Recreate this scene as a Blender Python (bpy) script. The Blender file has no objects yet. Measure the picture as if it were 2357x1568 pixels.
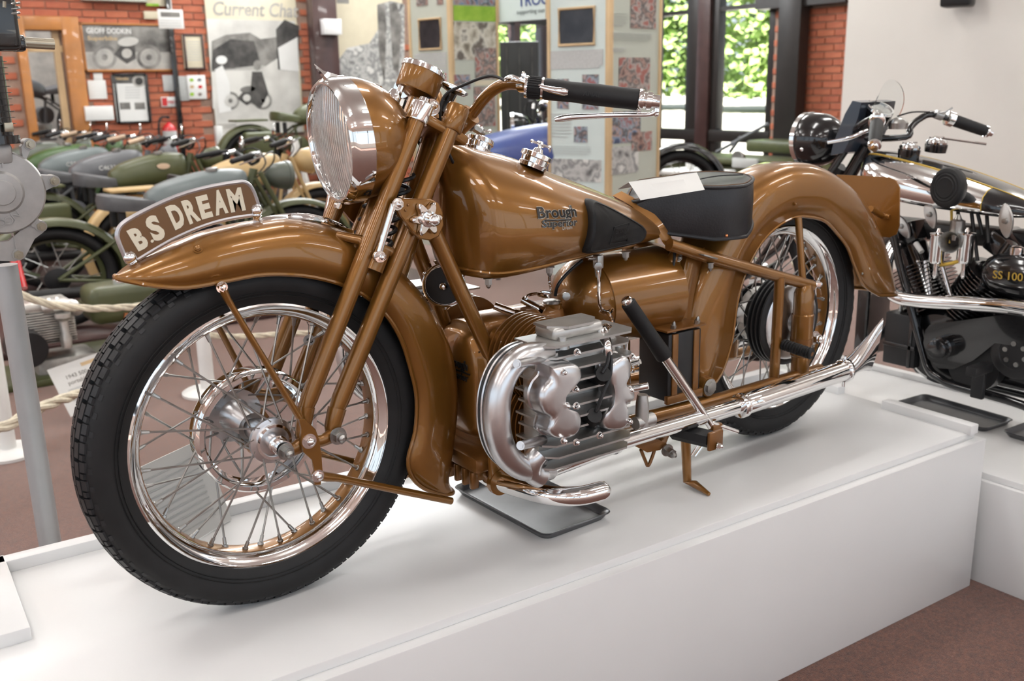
import bpy, bmesh, math, random
from math import pi, sin, cos, tan, atan2, sqrt, radians
from mathutils import Vector as V, Matrix, Quaternion
from mathutils.bvhtree import BVHTree
random.seed(7)
S = bpy.context.scene
COL = S.collection

# ------------------------------------------------------------------ camera
FPX, YAW, PIT, ROL = 2250.6066, 0.63076, 0.2555, -0.01817
CAM = V((-0.64517, -1.69495, 0.96351))
_w = V((sin(YAW)*cos(PIT), cos(YAW)*cos(PIT), -sin(PIT)))
_r0 = V((cos(YAW), -sin(YAW), 0)); _u0 = _r0.cross(_w)
_r = _r0*cos(ROL)+_u0*sin(ROL); _u = -_r0*sin(ROL)+_u0*cos(ROL)
def ray(px, py): return _w+_r*((px-1178.5)/FPX)-_u*((py-784)/FPX)
def P(px, py, y=0.0):            # point of the plane y = const seen at a photo pixel
    d = ray(px, py); return CAM+d*((y-CAM.y)/d.y)
def Pz(px, py, z=0.0):
    d = ray(px, py); return CAM+d*((z-CAM.z)/d.z)
def Px(px, py, x=0.0):
    d = ray(px, py); return CAM+d*((x-CAM.x)/d.x)
cd = bpy.data.cameras.new('camera'); cam = bpy.data.objects.new('camera', cd); COL.objects.link(cam)
cd.sensor_width = 36; cd.sensor_fit = 'HORIZONTAL'; cd.lens = FPX*36/2357
cd.clip_start = .05; cd.clip_end = 200
m = Matrix((_r, _u, -_w)).transposed().to_4x4(); m.translation = CAM; cam.matrix_world = m
cd.dof.use_dof = True; cd.dof.focus_distance = 1.95; cd.dof.aperture_fstop = 5.0
S.camera = cam

# ------------------------------------------------------------------ light
FLOOR = -0.477
CEIL = FLOOR+3.9
S.view_settings.view_transform = 'Standard'; S.view_settings.look = 'None'
S.view_settings.gamma = 1.0; S.view_settings.use_curve_mapping = False
S.view_settings.exposure = 0.2
S.cycles.use_denoising = True
S.cycles.max_bounces = 7; S.cycles.diffuse_bounces = 4; S.cycles.glossy_bounces = 5; S.cycles.transmission_bounces = 6
S.cycles.caustics_reflective = False; S.cycles.caustics_refractive = False
S.cycles.sample_clamp_indirect = 6.0
wd = bpy.data.worlds.new('sky'); S.world = wd; wd.use_nodes = True
bg = wd.node_tree.nodes['Background']; bg.inputs[0].default_value = (.80, .90, 1.0, 1); bg.inputs[1].default_value = 1.05
def area(name, loc, target, sx, sy, power, col=(1, 1, 1)):
    l = bpy.data.lights.new(name, 'AREA'); l.shape = 'RECTANGLE'; l.size = sx; l.size_y = sy; l.energy = power; l.color = col
    o = bpy.data.objects.new(name, l); COL.objects.link(o); o.location = loc
    o.rotation_euler = (V(target)-V(loc)).to_track_quat('-Z', 'Y').to_euler(); return o
# daylight entering through the window bands on the camera's side of the hall
area('window_daylight_front', (1.0, -6.3, 1.35), (1.0, 0, .9), 9.0, 2.0, 26, (.70, .84, 1.0))
area('window_daylight_side', (-5.8, -1.0, 1.35), (0, 0, .9), 7.0, 2.0, 14, (.70, .84, 1.0))

area('fill_light_back', (4.0, 9.0, 2.95), (1.0, 1.0, 0.0), 8.0, .75, 420, (.93, .97, 1.0))      # added fill light high at the back wall, no window opening there
# ------------------------------------------------------------------ materials
def pm(name, col, rough=.5, metal=0., coat=0., var=.12, nscale=8., bump=0., bscale=60., trans=0., emit=None, estr=0., col2=None, spec=.5, ior=1.45, crough=.03, alpha=1.):
    mt = bpy.data.materials.new(name); mt.use_nodes = True; nt = mt.node_tree; b = nt.nodes['Principled BSDF']
    tc = nt.nodes.new('ShaderNodeTexCoord'); nz = nt.nodes.new('ShaderNodeTexNoise')
    nz.inputs['Scale'].default_value = nscale; nz.inputs['Detail'].default_value = 4
    nt.links.new(tc.outputs['Object'], nz.inputs['Vector'])
    rp = nt.nodes.new('ShaderNodeValToRGB')
    c2 = col2 if col2 else tuple(min(1, c*(1+var)) for c in col); c1 = col if col2 else tuple(c*(1-var) for c in col)
    rp.color_ramp.elements[0].position = .35; rp.color_ramp.elements[1].position = .65
    rp.color_ramp.elements[0].color = (*c1, 1); rp.color_ramp.elements[1].color = (*c2, 1)
    nt.links.new(nz.outputs['Fac'], rp.inputs['Fac']); nt.links.new(rp.outputs['Color'], b.inputs['Base Color'])
    b.inputs['Roughness'].default_value = rough; b.inputs['Metallic'].default_value = metal
    b.inputs['Coat Weight'].default_value = coat; b.inputs['Coat Roughness'].default_value = crough
    b.inputs['Transmission Weight'].default_value = trans; b.inputs['IOR'].default_value = ior
    b.inputs['Specular IOR Level'].default_value = spec; b.inputs['Alpha'].default_value = alpha
    if emit: b.inputs['Emission Color'].default_value = (*emit, 1); b.inputs['Emission Strength'].default_value = estr
    if bump:
        n2 = nt.nodes.new('ShaderNodeTexNoise'); n2.inputs['Scale'].default_value = bscale; n2.inputs['Detail'].default_value = 3
        nt.links.new(tc.outputs['Object'], n2.inputs['Vector'])
        bp = nt.nodes.new('ShaderNodeBump'); bp.inputs['Strength'].default_value = bump; bp.inputs['Distance'].default_value = .002
        nt.links.new(n2.outputs['Fac'], bp.inputs['Height']); nt.links.new(bp.outputs['Normal'], b.inputs['Normal'])
    return mt
M = {}
M['gold'] = pm('bronze_gold_paint', (.245, .106, .018), .33, .58, .75, .06, 3)
M['goldcast'] = pm('bronze_painted_casting', (.215, .090, .020), .40, .45, .4, .10, 9, .15, 90)
M['chrome'] = pm('chrome', (.88, .88, .88), .035, 1, var=.02)
M['dullchrome'] = pm('dull_plated_steel', (.36, .355, .34), .34, 1, var=.15, nscale=40)
M['alu'] = pm('polished_aluminium', (.66, .66, .67), .29, 1, var=.06, nscale=14, bump=.08, bscale=25)
M['cast'] = pm('cast_aluminium', (.50, .495, .48), .42, 1, var=.10, nscale=20, bump=.1, bscale=120)
M['rubber'] = pm('tyre_rubber', (.0075, .0075, .008), .58, var=.25, nscale=25, bump=.05)
M['treadrub'] = pm('tread_rubber', (.013, .0135, .015), .50, var=.3, nscale=50)
M['black'] = pm('black_enamel', (.010, .010, .011), .16, coat=.8, var=.1)
M['matblack'] = pm('black_plastic', (.014, .014, .015), .42, var=.2)
M['leather'] = pm('black_leather', (.016, .016, .018), .40, var=.3, nscale=12, bump=.25, bscale=220)
M['brownstitch'] = pm('brown_stitching', (.16, .09, .05), .7)
M['glass'] = pm('clear_glass', (.97, .98, .98), .02, trans=1, var=.01)
M['lens'] = pm('lamp_lens_glass', (.97, .97, .95), .05, trans=.86, var=.02)
M['reflector'] = pm('lamp_reflector', (.9, .89, .85), .25, 1, var=.02)
M['white'] = pm('white_gloss_paint', (.74, .74, .735), .34, coat=.08, spec=.35, var=.015, nscale=3, bump=.06, bscale=30, crough=.2)
M['card'] = pm('white_card', (.66, .66, .64), .7, var=.02)
M['cream'] = pm('cream_lettering', (.77, .71, .56), .45, var=.03)
M['platebrown'] = pm('brown_number_plate_enamel', (.150, .068, .017), .3, coat=.5, var=.05)
M['plateedge'] = pm('silver_edge', (.55, .54, .56), .3, .8, var=.05)
M['copper'] = pm('copper_rivet', (.62, .26, .12), .35, 1, var=.1)
M['greydark'] = pm('dark_oven_tray', (.085, .088, .094), .30, .35, var=.15, nscale=10)
M['tag'] = pm('tag_disc', (.62, .62, .60), .4, .3, var=.05)

# ------------------------------------------------------------------ mesh builder
WO = {}                                   # things built in world coordinates: name -> base point
class MB:
    def __init__(s): s.bm = bmesh.new()
    def rings(s, rs, cyc=True, cap0=True, cap1=True, loop=False):
        bm = s.bm; vs = [[bm.verts.new(p) for p in r] for r in rs]; n = len(vs[0])
        L = len(vs) if loop else len(vs)-1
        for i in range(L):
            a = vs[i]; b = vs[(i+1) % len(vs)]
            for j in range(n if cyc else n-1):
                k = (j+1) % n
                try: bm.faces.new((a[j], a[k], b[k], b[j]))
                except ValueError: pass
        if cyc and not loop:
            if cap0 and n > 2: bm.faces.new(list(reversed(vs[0])))
            if cap1 and n > 2: bm.faces.new(vs[-1])
        return s
    def tube(s, path, r, n=12, caps=True, loop=False, flat=1.0):
        pts = [V(p) for p in path]; k = len(pts); rr = r if isinstance(r, (list, tuple)) else [r]*k
        tg = []
        for i in range(k):
            if loop: d = pts[(i+1) % k]-pts[i-1]
            else: d = pts[min(i+1, k-1)]-pts[max(i-1, 0)]
            tg.append(d.normalized())
        up = V((0, 0, 1)) if abs(tg[0].z) < .9 else V((0, 1, 0))
        nn = (up-tg[0]*up.dot(tg[0])).normalized(); out = []
        for i in range(k):
            if i: nn = (nn-tg[i]*nn.dot(tg[i])).normalized()
            bb = tg[i].cross(nn)
            out.append([pts[i]+nn*(cos(2*pi*j/n)*rr[i])+bb*(sin(2*pi*j/n)*rr[i]*flat) for j in range(n)])
        return s.rings(out, True, caps, caps, loop)
    def cyl(s, a, b, r, r2=None, n=20): return s.tube([a, b], [r, r if r2 is None else r2], n)
    def lathe(s, o, ax, prof, n=32, cap0=True, cap1=True, sx=1., ref=None):
        o = V(o); ax = V(ax).normalized(); ref = V(ref) if ref else (V((0, 0, 1)) if abs(ax.z) < .9 else V((1, 0, 0)))
        a = (ref-ax*ref.dot(ax)).normalized(); b = ax.cross(a)
        rs = [[o+ax*t+a*(cos(2*pi*j/n)*r)+b*(sin(2*pi*j/n)*r*sx) for j in range(n)] for t, r in prof]
        return s.rings(rs, True, cap0, cap1)
    def ring(s, o, ax, prof, n=64):          # closed profile swept round an axis
        o = V(o); ax = V(ax).normalized(); ref = V((0, 0, 1)) if abs(ax.z) < .9 else V((1, 0, 0))
        a = (ref-ax*ref.dot(ax)).normalized(); b = ax.cross(a)
        rs = [[o+ax*t+(a*cos(2*pi*j/n)+b*sin(2*pi*j/n))*r for t, r in prof] for j in range(n)]
        return s.rings(rs, True, loop=True)
    def box(s, c, size, rot=None, bev=0., seg=2):
        t = bmesh.new(); bmesh.ops.create_cube(t, size=1)
        for v in t.verts: v.co = V((v.co.x*size[0], v.co.y*size[1], v.co.z*size[2]))
        if bev: bmesh.ops.bevel(t, geom=list(t.edges), offset=bev, segments=seg, affect='EDGES', profile=.5)
        mt = Matrix.Translation(V(c)) @ (rot.to_4x4() if rot else Matrix.Identity(4))
        return s.add(t, mt)
    def add(s, t, mt=None):
        idx = {}
        for v in t.verts: idx[v] = s.bm.verts.new(mt @ v.co if mt else v.co)
        for f in t.faces:
            try: s.bm.faces.new([idx[v] for v in f.verts])
            except ValueError: pass
        t.free(); return s
    def prism(s, pts, th, bev=0.):           # planar polygon pts (3D) extruded by vector th
        pts = [V(p) for p in pts]; th = V(th)
        if bev:
            c = sum(pts, V())/len(pts); k = 1-bev/max(1e-6, sum((p-c).length for p in pts)/len(pts))
            tn = th.normalized()*min(bev, th.length*.5)
            rs = [pts, [p+th-tn for p in pts], [c+(p-c)*k+th for p in pts]]
        else: rs = [pts, [p+th for p in pts]]
        return s.rings(rs)
    def sphere(s, c, r, n=16, sc=(1, 1, 1)):
        t = bmesh.new(); bmesh.ops.create_uvsphere(t, u_segments=n, v_segments=max(6, n//2), radius=r)
        return s.add(t, Matrix.Translation(V(c)) @ Matrix.Diagonal((*sc, 1)))
    def hexnut(s, a, b, r): return s.tube([a, b], r, 6)
    def build(s, name, mat, parent=None, ang=38, origin=None, recalc=True):
        if recalc: bmesh.ops.recalc_face_normals(s.bm, faces=list(s.bm.faces))
        me = bpy.data.meshes.new(name); s.bm.to_mesh(me); s.bm.free()
        me.materials.append(M[mat] if isinstance(mat, str) else mat)
        me.shade_smooth(); me.set_sharp_from_angle(angle=radians(ang))
        o = bpy.data.objects.new(name, me); COL.objects.link(o)
        if parent is not None:
            o.parent = parent
            if parent.name in WO: me.transform(Matrix.Translation(-WO[parent.name])); WO[o.name] = WO[parent.name]
        else:
            if origin is None:
                xs = [v.co for v in me.vertices]
                origin = V(((min(c.x for c in xs)+max(c.x for c in xs))/2, (min(c.y for c in xs)+max(c.y for c in xs))/2, min(c.z for c in xs)))
            me.transform(Matrix.Translation(-V(origin))); o.location = origin
        return o
def tag(o, label, cat=None, group=None, kind=None):
    o['label'] = label
    if cat: o['category'] = cat
    if group: o['group'] = group
    if kind: o['kind'] = kind
    return o
def thing(name, label, cat, loc=(0, 0, 0), rz=0., group=None):
    o = bpy.data.objects.new(name, None); COL.objects.link(o); o.location = loc; o.rotation_euler = (0, 0, rz)
    o.empty_display_size = .1
    return tag(o, label, cat, group)
def dup(o, parent, mat=None):
    c = o.copy(); COL.objects.link(c); c.parent = parent
    if mat is not None: c.matrix_basis = mat
    return c
def structure(o): o['kind'] = 'structure'; return o
def bez(pts, n=8):       # Catmull-Rom through points
    p = [V(q) for q in pts]; out = []
    for i in range(len(p)-1):
        a, b, c, d = p[max(i-1, 0)], p[i], p[i+1], p[min(i+2, len(p)-1)]
        for k in range(n):
            t = k/n; out.append(.5*((2*b)+(c-a)*t+(2*a-5*b+4*c-d)*t*t+(3*b-a-3*c+d)*t**3))
    out.append(p[-1]); return out
def lerp(tab, t):
    for (a, va), (b, vb) in zip(tab, tab[1:]):
        if t <= b:
            k = (t-a)/(b-a) if b > a else 0; return va+(vb-va)*max(0, k)
    return tab[-1][1]
def text_bm(txt, size, off=0., ext=.0005, align='LEFT', space=1., xs=1., shear=0.):
    c = bpy.data.curves.new('lettering', 'FONT'); c.body = txt; c.size = size; c.offset = off; c.extrude = ext; c.resolution_u = 3
    c.align_x = align; c.space_character = space; c.shear = shear
    o = bpy.data.objects.new('lettering', c); COL.objects.link(o)
    me = bpy.data.meshes.new_from_object(o.evaluated_get(bpy.context.evaluated_depsgraph_get()))
    t = bmesh.new(); t.from_mesh(me); bpy.data.objects.remove(o); bpy.data.curves.remove(c); bpy.data.meshes.remove(me)
    for v in t.verts: v.co.x *= xs
    return t
def text(name, txt, size, mat, parent, o, ux, uy, **k):   # flat lettering on the plane through o spanned by ux (reading direction), uy (up)
    ux = V(ux).normalized(); uy = V(uy); uy = (uy-ux*uy.dot(ux)).normalized(); n = ux.cross(uy)
    mt = Matrix((ux, uy, n)).transposed().to_4x4(); mt.translation = V(o)
    mb = MB(); mb.add(text_bm(txt, size, **k), mt); return mb.build(name, mat, parent, recalc=False)
sl = bpy.data.lights.new('sun', 'SUN'); sl.energy = 24; sl.angle = .01; sl.color = (1, .95, .86); so_ = bpy.data.objects.new('sun', sl); COL.objects.link(so_); so_.rotation_euler = V((.45, .45, -.78)).to_track_quat('-Z', 'Y').to_euler()
# ------------------------------------------------------------------ setting
def carpet_mat():
    mt = bpy.data.materials.new('red_carpet'); mt.use_nodes = True; nt = mt.node_tree; b = nt.nodes['Principled BSDF']
    tc = nt.nodes.new('ShaderNodeTexCoord'); rp = nt.nodes.new('ShaderNodeValToRGB')
    nz = nt.nodes.new('ShaderNodeTexNoise'); nz.inputs['Scale'].default_value = 95; nz.inputs['Detail'].default_value = 6; nz.inputs['Roughness'].default_value = .75
    nt.links.new(tc.outputs['Object'], nz.inputs['Vector']); nt.links.new(nz.outputs['Fac'], rp.inputs['Fac'])
    e = rp.color_ramp.elements; e[0].position = .30; e[0].color = (.026, .017, .017, 1); e[1].position = .72; e[1].color = (.21, .085, .050, 1)
    k = rp.color_ramp.elements.new(.5); k.color = (.110, .044, .030, 1)
    nt.links.new(rp.outputs['Color'], b.inputs['Base Color']); b.inputs['Roughness'].default_value = .7; b.inputs['Specular IOR Level'].default_value = .45; b.inputs['Sheen Weight'].default_value = 1.0; b.inputs['Sheen Roughness'].default_value = .32; b.inputs['Sheen Tint'].default_value = (1, .80, .72, 1)
    n2 = nt.nodes.new('ShaderNodeTexNoise'); n2.inputs['Scale'].default_value = 420; bp = nt.nodes.new('ShaderNodeBump'); bp.inputs['Strength'].default_value = .5; bp.inputs['Distance'].default_value = .004
    nt.links.new(tc.outputs['Object'], n2.inputs['Vector']); nt.links.new(n2.outputs['Fac'], bp.inputs['Height']); nt.links.new(bp.outputs['Normal'], b.inputs['Normal'])
    return mt
M['carpet'] = carpet_mat()
M['plaster'] = pm('white_plaster', (.74, .715, .67), .8, var=.02, nscale=2)
M['ceiling'] = pm('ceiling_white', (.78, .78, .76), .85, var=.03, nscale=1)
M['lampglow'] = pm('lamp_diffuser', (.9, .9, .9), .4, emit=(1, .985, .96), estr=7)
M['steel'] = pm('lamp_housing', (.7, .7, .7), .4, var=.03)
M['darkframe'] = pm('dark_window_frame', (.022, .019, .018), .35, var=.1)
XW, YW, XL, YF = 8.5, 9.2, -6.2, -6.6
structure(MB().box(V(((XW+XL)/2, (YW+YF)/2, FLOOR-.05)), (XW-XL+8, YW-YF+8, .1)).build('floor', 'carpet'))
structure(MB().box(V(((XW+XL)/2, (YW+YF)/2, CEIL+.05)), (XW-XL+.6, YW-YF+.6, .1)).build('ceiling', 'ceiling'))
HH = CEIL-FLOOR
def band_wall(name, along, const, a0, a1, thick):       # low wall + header with a window band between, mullions
    o = None
    def seg(c0, c1, z0, z1, nm=None, mat='plaster', par=None, t=thick):
        c = ((c0+c1)/2, const) if along == 'x' else (const, (c0+c1)/2)
        s = (c1-c0, t) if along == 'x' else (t, c1-c0)
        return MB().box(V((c[0], c[1], (z0+z1)/2)), (s[0], s[1], z1-z0)).build(nm, mat, par)
    mb = MB()
    for z0, z1 in ((FLOOR, FLOOR+.85), (FLOOR+3.35, CEIL)):
        c = ((a0+a1)/2, const) if along == 'x' else (const, (a0+a1)/2); s = (a1-a0, thick) if along == 'x' else (thick, a1-a0)
        mb.box(V((c[0], c[1], (z0+z1)/2)), (s[0], s[1], z1-z0))
    return structure(mb.build(name, 'plaster'))
band_wall('wall_front', 'x', YF, XL, XW, .2); band_wall('wall_left', 'y', XL, YF, YW, .2)
n = 0
for k in range(7):
    n += 1; x = XL+(XW-XL)*k/6
    structure(MB().box(V((x, YF, FLOOR+2.1)), (.12, .12, 2.5)).build('trim_%d' % n, 'darkframe'))
for k in range(1, 7):
    n += 1; y = YF+(YW-YF)*k/6.5
    structure(MB().box(V((XL, y, FLOOR+2.1)), (.12, .12, 2.5)).build('trim_%d' % n, 'darkframe'))
# ceiling lamps
lh = MB().box(V((0, 0, .035)), (1.26, .34, .07), None, .01).build('housing', 'steel', cam); lhm = lh.data; bpy.data.objects.remove(lh)
ld = MB().box(V((0, 0, -.004)), (1.2, .28, .008)).build('diffuser', 'lampglow', cam); ldm = ld.data; bpy.data.objects.remove(ld)
for i, x in enumerate((-3.6, -1.2, 1.2, 3.6, 6.0)):
    for j, y in enumerate((-4.2, -1.8, .6, 3.0, 5.4, 7.6)):
        t = thing('ceiling_lamp', 'long white fluorescent lamp fixed in a row under the ceiling', 'lamp', (x, y, CEIL-.42), 0, 'lamps under the ceiling')
        for nm, me in (('housing', lhm), ('diffuser', ldm)):
            o = bpy.data.objects.new(nm, me); COL.objects.link(o); o.parent = t
        l = bpy.data.lights.new('lamp_light', 'AREA'); l.shape = 'RECTANGLE'; l.size = 1.2; l.size_y = .28; l.energy = (8, 7, 8, 11, 17, 17)[j]; l.color = (1, .985, .955)
        o = bpy.data.objects.new('lamp_light', l); COL.objects.link(o); o.parent = t; o.location = (0, 0, -.012)
        l = bpy.data.lights.new('added_uplight', 'AREA'); l.shape = 'RECTANGLE'; l.size = 1.2; l.size_y = .28; l.energy = (4, 4, 5, 8, 10, 10)[j]; l.color = (1, .985, .955)
        o = bpy.data.objects.new('added_uplight', l); COL.objects.link(o); o.parent = t; o.location = (0, 0, .085); o.rotation_euler = (pi, 0, 0)  # extra upward light added above each housing to brighten the ceiling
        MB().cyl(V((-.5, 0, .07)), V((-.5, 0, .42)), .008, n=6).build('hanger', 'steel', t); MB().cyl(V((.5, 0, .07)), V((.5, 0, .42)), .008, n=6).build('hanger', 'steel', t)
# plinth under the bronze motorcycle
PA = -.045; pl = thing('display_plinth', 'long low white plinth carrying the bronze gold motorcycle', 'plinth', (1.947, -.394, FLOOR), PA)
LX = 2.50; DY = .75; T0 = -FLOOR
MB().box(V((-LX/2, DY/2, (T0-.02)/2)), (LX, DY, T0-.02), None, .003).build('plinth_body', 'white', pl)
MB().box(V((-LX/2-.008, DY/2+.012, T0-.010)), (LX-.022, DY-.024, .020), None, .003).build('plinth_top', 'white', pl)
for c, s in (((-LX/2, DY-.022, T0+.011), (LX-.05, .036, .030)), ((-LX+.062, DY-.175, T0+.011), (.10, .35, .030)), ((-.040, .158, T0+.011), (.036, .29, .028)), ((-.036, .60, T0+.011), (.036, .27, .028))):
    MB().box(V(c), s, None, .003).build('batten', 'white', pl)
# plinth under the black motorcycle
ZB = -.142; p2 = thing('display_plinth', 'lower white plinth at right carrying the black and chrome motorcycle', 'plinth', (1.984, -.39, FLOOR))
MB().box(V((.36, -.62, (ZB-FLOOR-.02)/2)), (.72, 2.6+.9, ZB-FLOOR-.02), None, .003).build('plinth_body', 'white', p2)
MB().box(V((.365, -.62, ZB-FLOOR-.01)), (.70, 3.48, .02), None, .003).build('plinth_top', 'white', p2)
MB().box(V((.690, -.62, ZB-FLOOR+.010)), (.034, 3.46, .022), None, .003).build('batten', 'white', p2)
# oven trays catching oil
def tray(label, cx, cy, cz, sx, sy, rz):
    pts = []
    for qx, qy, a0 in ((sx/2, sy/2, 0), (-sx/2, sy/2, 90), (-sx/2, -sy/2, 180), (sx/2, -sy/2, 270)):
        for k in range(6):
            a = radians(a0+k*18); r = .022; pts.append((qx-(r if qx > 0 else -r)+cos(a)*r, qy-(r if qy > 0 else -r)+sin(a)*r))
    def L(d, z): return [V((x-(d if x > 0 else -d), y-(d if y > 0 else -d), z)) for x, y in pts]
    mb = MB(); mb.rings([L(.012, 0), L(.004, .013), L(0, .016), L(.002, .018), L(.007, .016), L(.014, .003), L(.02, .0022)])
    o = mb.build('baking_tray', 'greydark', None, 40, origin=(0, 0, 0)); o.location = (cx, cy, cz); o.rotation_euler = (0, 0, rz)
    return tag(o, label, 'tray', 'trays under the motorcycles')
tray('dark oven tray under the engine of the bronze motorcycle', .648, .015, 0, .205, .36, .02)
tray('dark oven tray under the black motorcycle, farther from the camera', 2.40, -.045, ZB, .165, .34, -.08)
tray('dark oven tray under the black motorcycle, cut by the right edge', 2.40, -.42, ZB, .165, .34, -.05)
# ------------------------------------------------------------------ the bronze-gold motorcycle (front wheel stands on the origin, nose towards -x, near side is -y)
RS = random.Random(3)
WB = 1.472; R0 = .335; YV = V((0, 1, 0))
bike = thing('motorcycle', 'bronze gold vintage motorcycle with chrome rims standing on the white display plinth', 'motorcycle')

def wheel(name, parent, O, ns=40, rear=False):
    O = V(O); mb = MB()
    prof = [(-.031, .247), (-.038, .2545), (-.046, .270), (-.0515, .288), (-.0515, .302), (-.0475, .314), (-.040, .3215), (-.02, .3255), (0, .3270), (.02, .3255), (.040, .3215), (.0475, .314), (.0515, .302), (.0515, .288), (.046, .270), (.038, .2545), (.031, .247)]
    mb.ring(O, YV, prof+[(.02, .243), (-.02, .243)], 96)
    for r in (.272, .278): mb.ring(O, YV, [(-.0475-(r-.272)*.4, r-.001), (-.0490-(r-.272)*.4, r), (-.0475-(r-.272)*.4, r+.001)], 96)
    ty = mb.build(name, 'rubber', parent)
    # tread blocks: centre ribs and staggered shoulder rows
    mb = MB(); N = 62
    def blk(a, da, y0, y1, r0, r1):
        q = []
        for rr in (0, 1):
            for (aa, yy, rt) in ((a-da, y0, r0), (a+da, y0, r0), (a+da, y1, r1), (a-da, y1, r1)):
                r = rt-.009 if rr == 0 else rt+.0026
                q.append(O+V((cos(aa)*r, yy, sin(aa)*r)))
        mb.rings([q[:4], q[4:]], True, False, True)
    st = 2*pi/N
    for k in range(N):
        a = k*st
        for sg in (-1, 1):
            blk(a+(st/2 if sg > 0 else 0), st*.46, sg*.0015, sg*.0100, .3326, .3322)
            blk(a+(0 if sg > 0 else st/2), st*.39, sg*.0130, sg*.0270, .3316, .3290)
            blk(a+st*.30, st*.27, sg*.0300, sg*.0405, .3276, .3225)
            blk(a+st*.80, st*.14, sg*.0300, sg*.0370, .3276, .3245)
            blk(a+st*.5, st*.16, sg*.0435, sg*.0475, .3180, .3130)
    t = mb.build('tread', 'treadrub', ty, 25); t['kind'] = 'stuff'
    mb = MB()
    for sg in (-1, 1):
        mb.ring(O, YV, [(sg*.040, .2515), (sg*.0385, .2550), (sg*.0345, .2550), (sg*.0335, .2515), (sg*.030, .2440), (sg*.0245, .2355), (sg*.0185, .2330), (sg*.0185, .2300), (sg*.0255, .2322), (sg*.0330, .2420), (sg*.0365, .2490)], 96)
    mb.build('rim', 'chrome', ty)
    MB().ring(O, YV, [(-.0186, .2335), (.0186, .2335), (.0186, .2292), (.010, .2276), (-.010, .2276), (-.0186, .2292)], 96).build('rim_band', 'gold', ty)
    # hub
    if not rear:
        yn, rn, yf, rf = -.052, .040, .040, .112
        mb = MB(); mb.lathe(O, YV, [(-.060, .024), (-.056, .043), (-.050, .044), (-.047, .026), (-.02, .021), (.03, .021)], 40)
        mb.build('hub', 'alu', ty)
        MB().ring(O, YV, [(-.0655, .0335), (-.0655, .0285), (-.058, .0285), (-.058, .0335)], 40).build('bearing_ring', 'chrome', ty)
        mb = MB(); mb.ring(O, YV, [(.002, .116), (.002, .108), (.010, .103), (.020, .104), (.028, .098), (.034, .030), (.052, .030), (.056, .117), (.046, .1205), (.040, .115), (.030, .115), (.022, .1205), (.010, .1205)], 80)
        mb.build('brake_drum', 'chrome', ty)
        mb = MB(); mb.lathe(O, YV, [(.056, .100), (.062, .098), (.066, .07), (.068, .025), (.08, .018)], 48); mb.build('brake_plate', 'cast', ty)
    else:
        yn, rn, yf, rf = -.015, .104, .045, .075
        mb = MB(); mb.lathe(O, YV, [(-.02, .04), (.02, .04), (.025, .078), (.05, .078), (.055, .03)], 48); mb.build('hub', 'cast', ty)
        mb = MB(); pf = [(-.072, .108)]
        for k in range(4):
            y = -.068+k*.014; pf += [(y, .121), (y+.005, .121), (y+.007, .110), (y+.011, .110)]
        pf += [(-.010, .106), (-.010, .03), (-.06, .03), (-.06, .098), (-.070, .100)]
        mb.ring(O, YV, pf, 72); mb.build('brake_drum', 'matblack', ty)
        mb = MB(); mb.lathe(O, YV, [(-.062, .105), (-.074, .1045), (-.077, .098), (-.078, .070), (-.084, .055), (-.085, .030), (-.098, .026), (-.098, .001)], 56); mb.build('brake_plate', 'alu', ty)
        MB().ring(O, YV, [(.055, .085), (.062, .085), (.062, .03), (.055, .03)], 60).build('sprocket', 'matblack', ty)
    # spokes, each with its nipple
    smesh = {}; 
    for k in range(ns):
        near = k % 2 == 0; cross = 1 if (k//2) % 2 == 0 else -1
        ar = 2*pi*(k+.5)/ns; ah = ar+cross*(.62 if near and not rear else .42)
        y0 = yn if near else yf; r0 = rn if near else rf
        y0 += (.003 if cross > 0 else -.003)
        a = O+V((cos(ah)*r0, y0, sin(ah)*r0)); b = O+V((cos(ar)*.2275, (-.006 if near else .006), sin(ar)*.2275))
        d = (b-a).normalized()
        sp = MB().cyl(a-d*.004, b, .0021, n=6).build('spoke', 'dullchrome', ty)
        MB().tube([b-d*.017, b-d*.004, b-d*.003, b+d*.003], [.0034, .0040, .0058, .0062], 8).build('nipple', 'dullchrome', ty)
    return ty
fw = wheel('front_wheel', bike, (0, 0, R0)); rw = wheel('rear_wheel', bike, (WB, 0, R0), rear=True)

def mbp(name, mat, parent=bike): return lambda mb, **k: mb.build(name, mat, parent, **k)
def bolt(p, n, r=.008, h=.008, mat='chrome', parent=bike, name='bolt', dome=True, ref=None):
    p = V(p); n = V(n).normalized(); mb = MB()
    mb.lathe(p, n, [(0, r*1.35), (h*.15, r*1.35), (h*.16, r*1.0)], 18)
    mb.lathe(p+n*h*.12, n, [(0, r), (h, r)], 6)
    if dome: mb.lathe(p+n*h, n, [(0, r*.72), (h*.5, r*.62), (h*.8, r*.25)], 12)
    return mb.build(name, mat, parent, 30)

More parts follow.
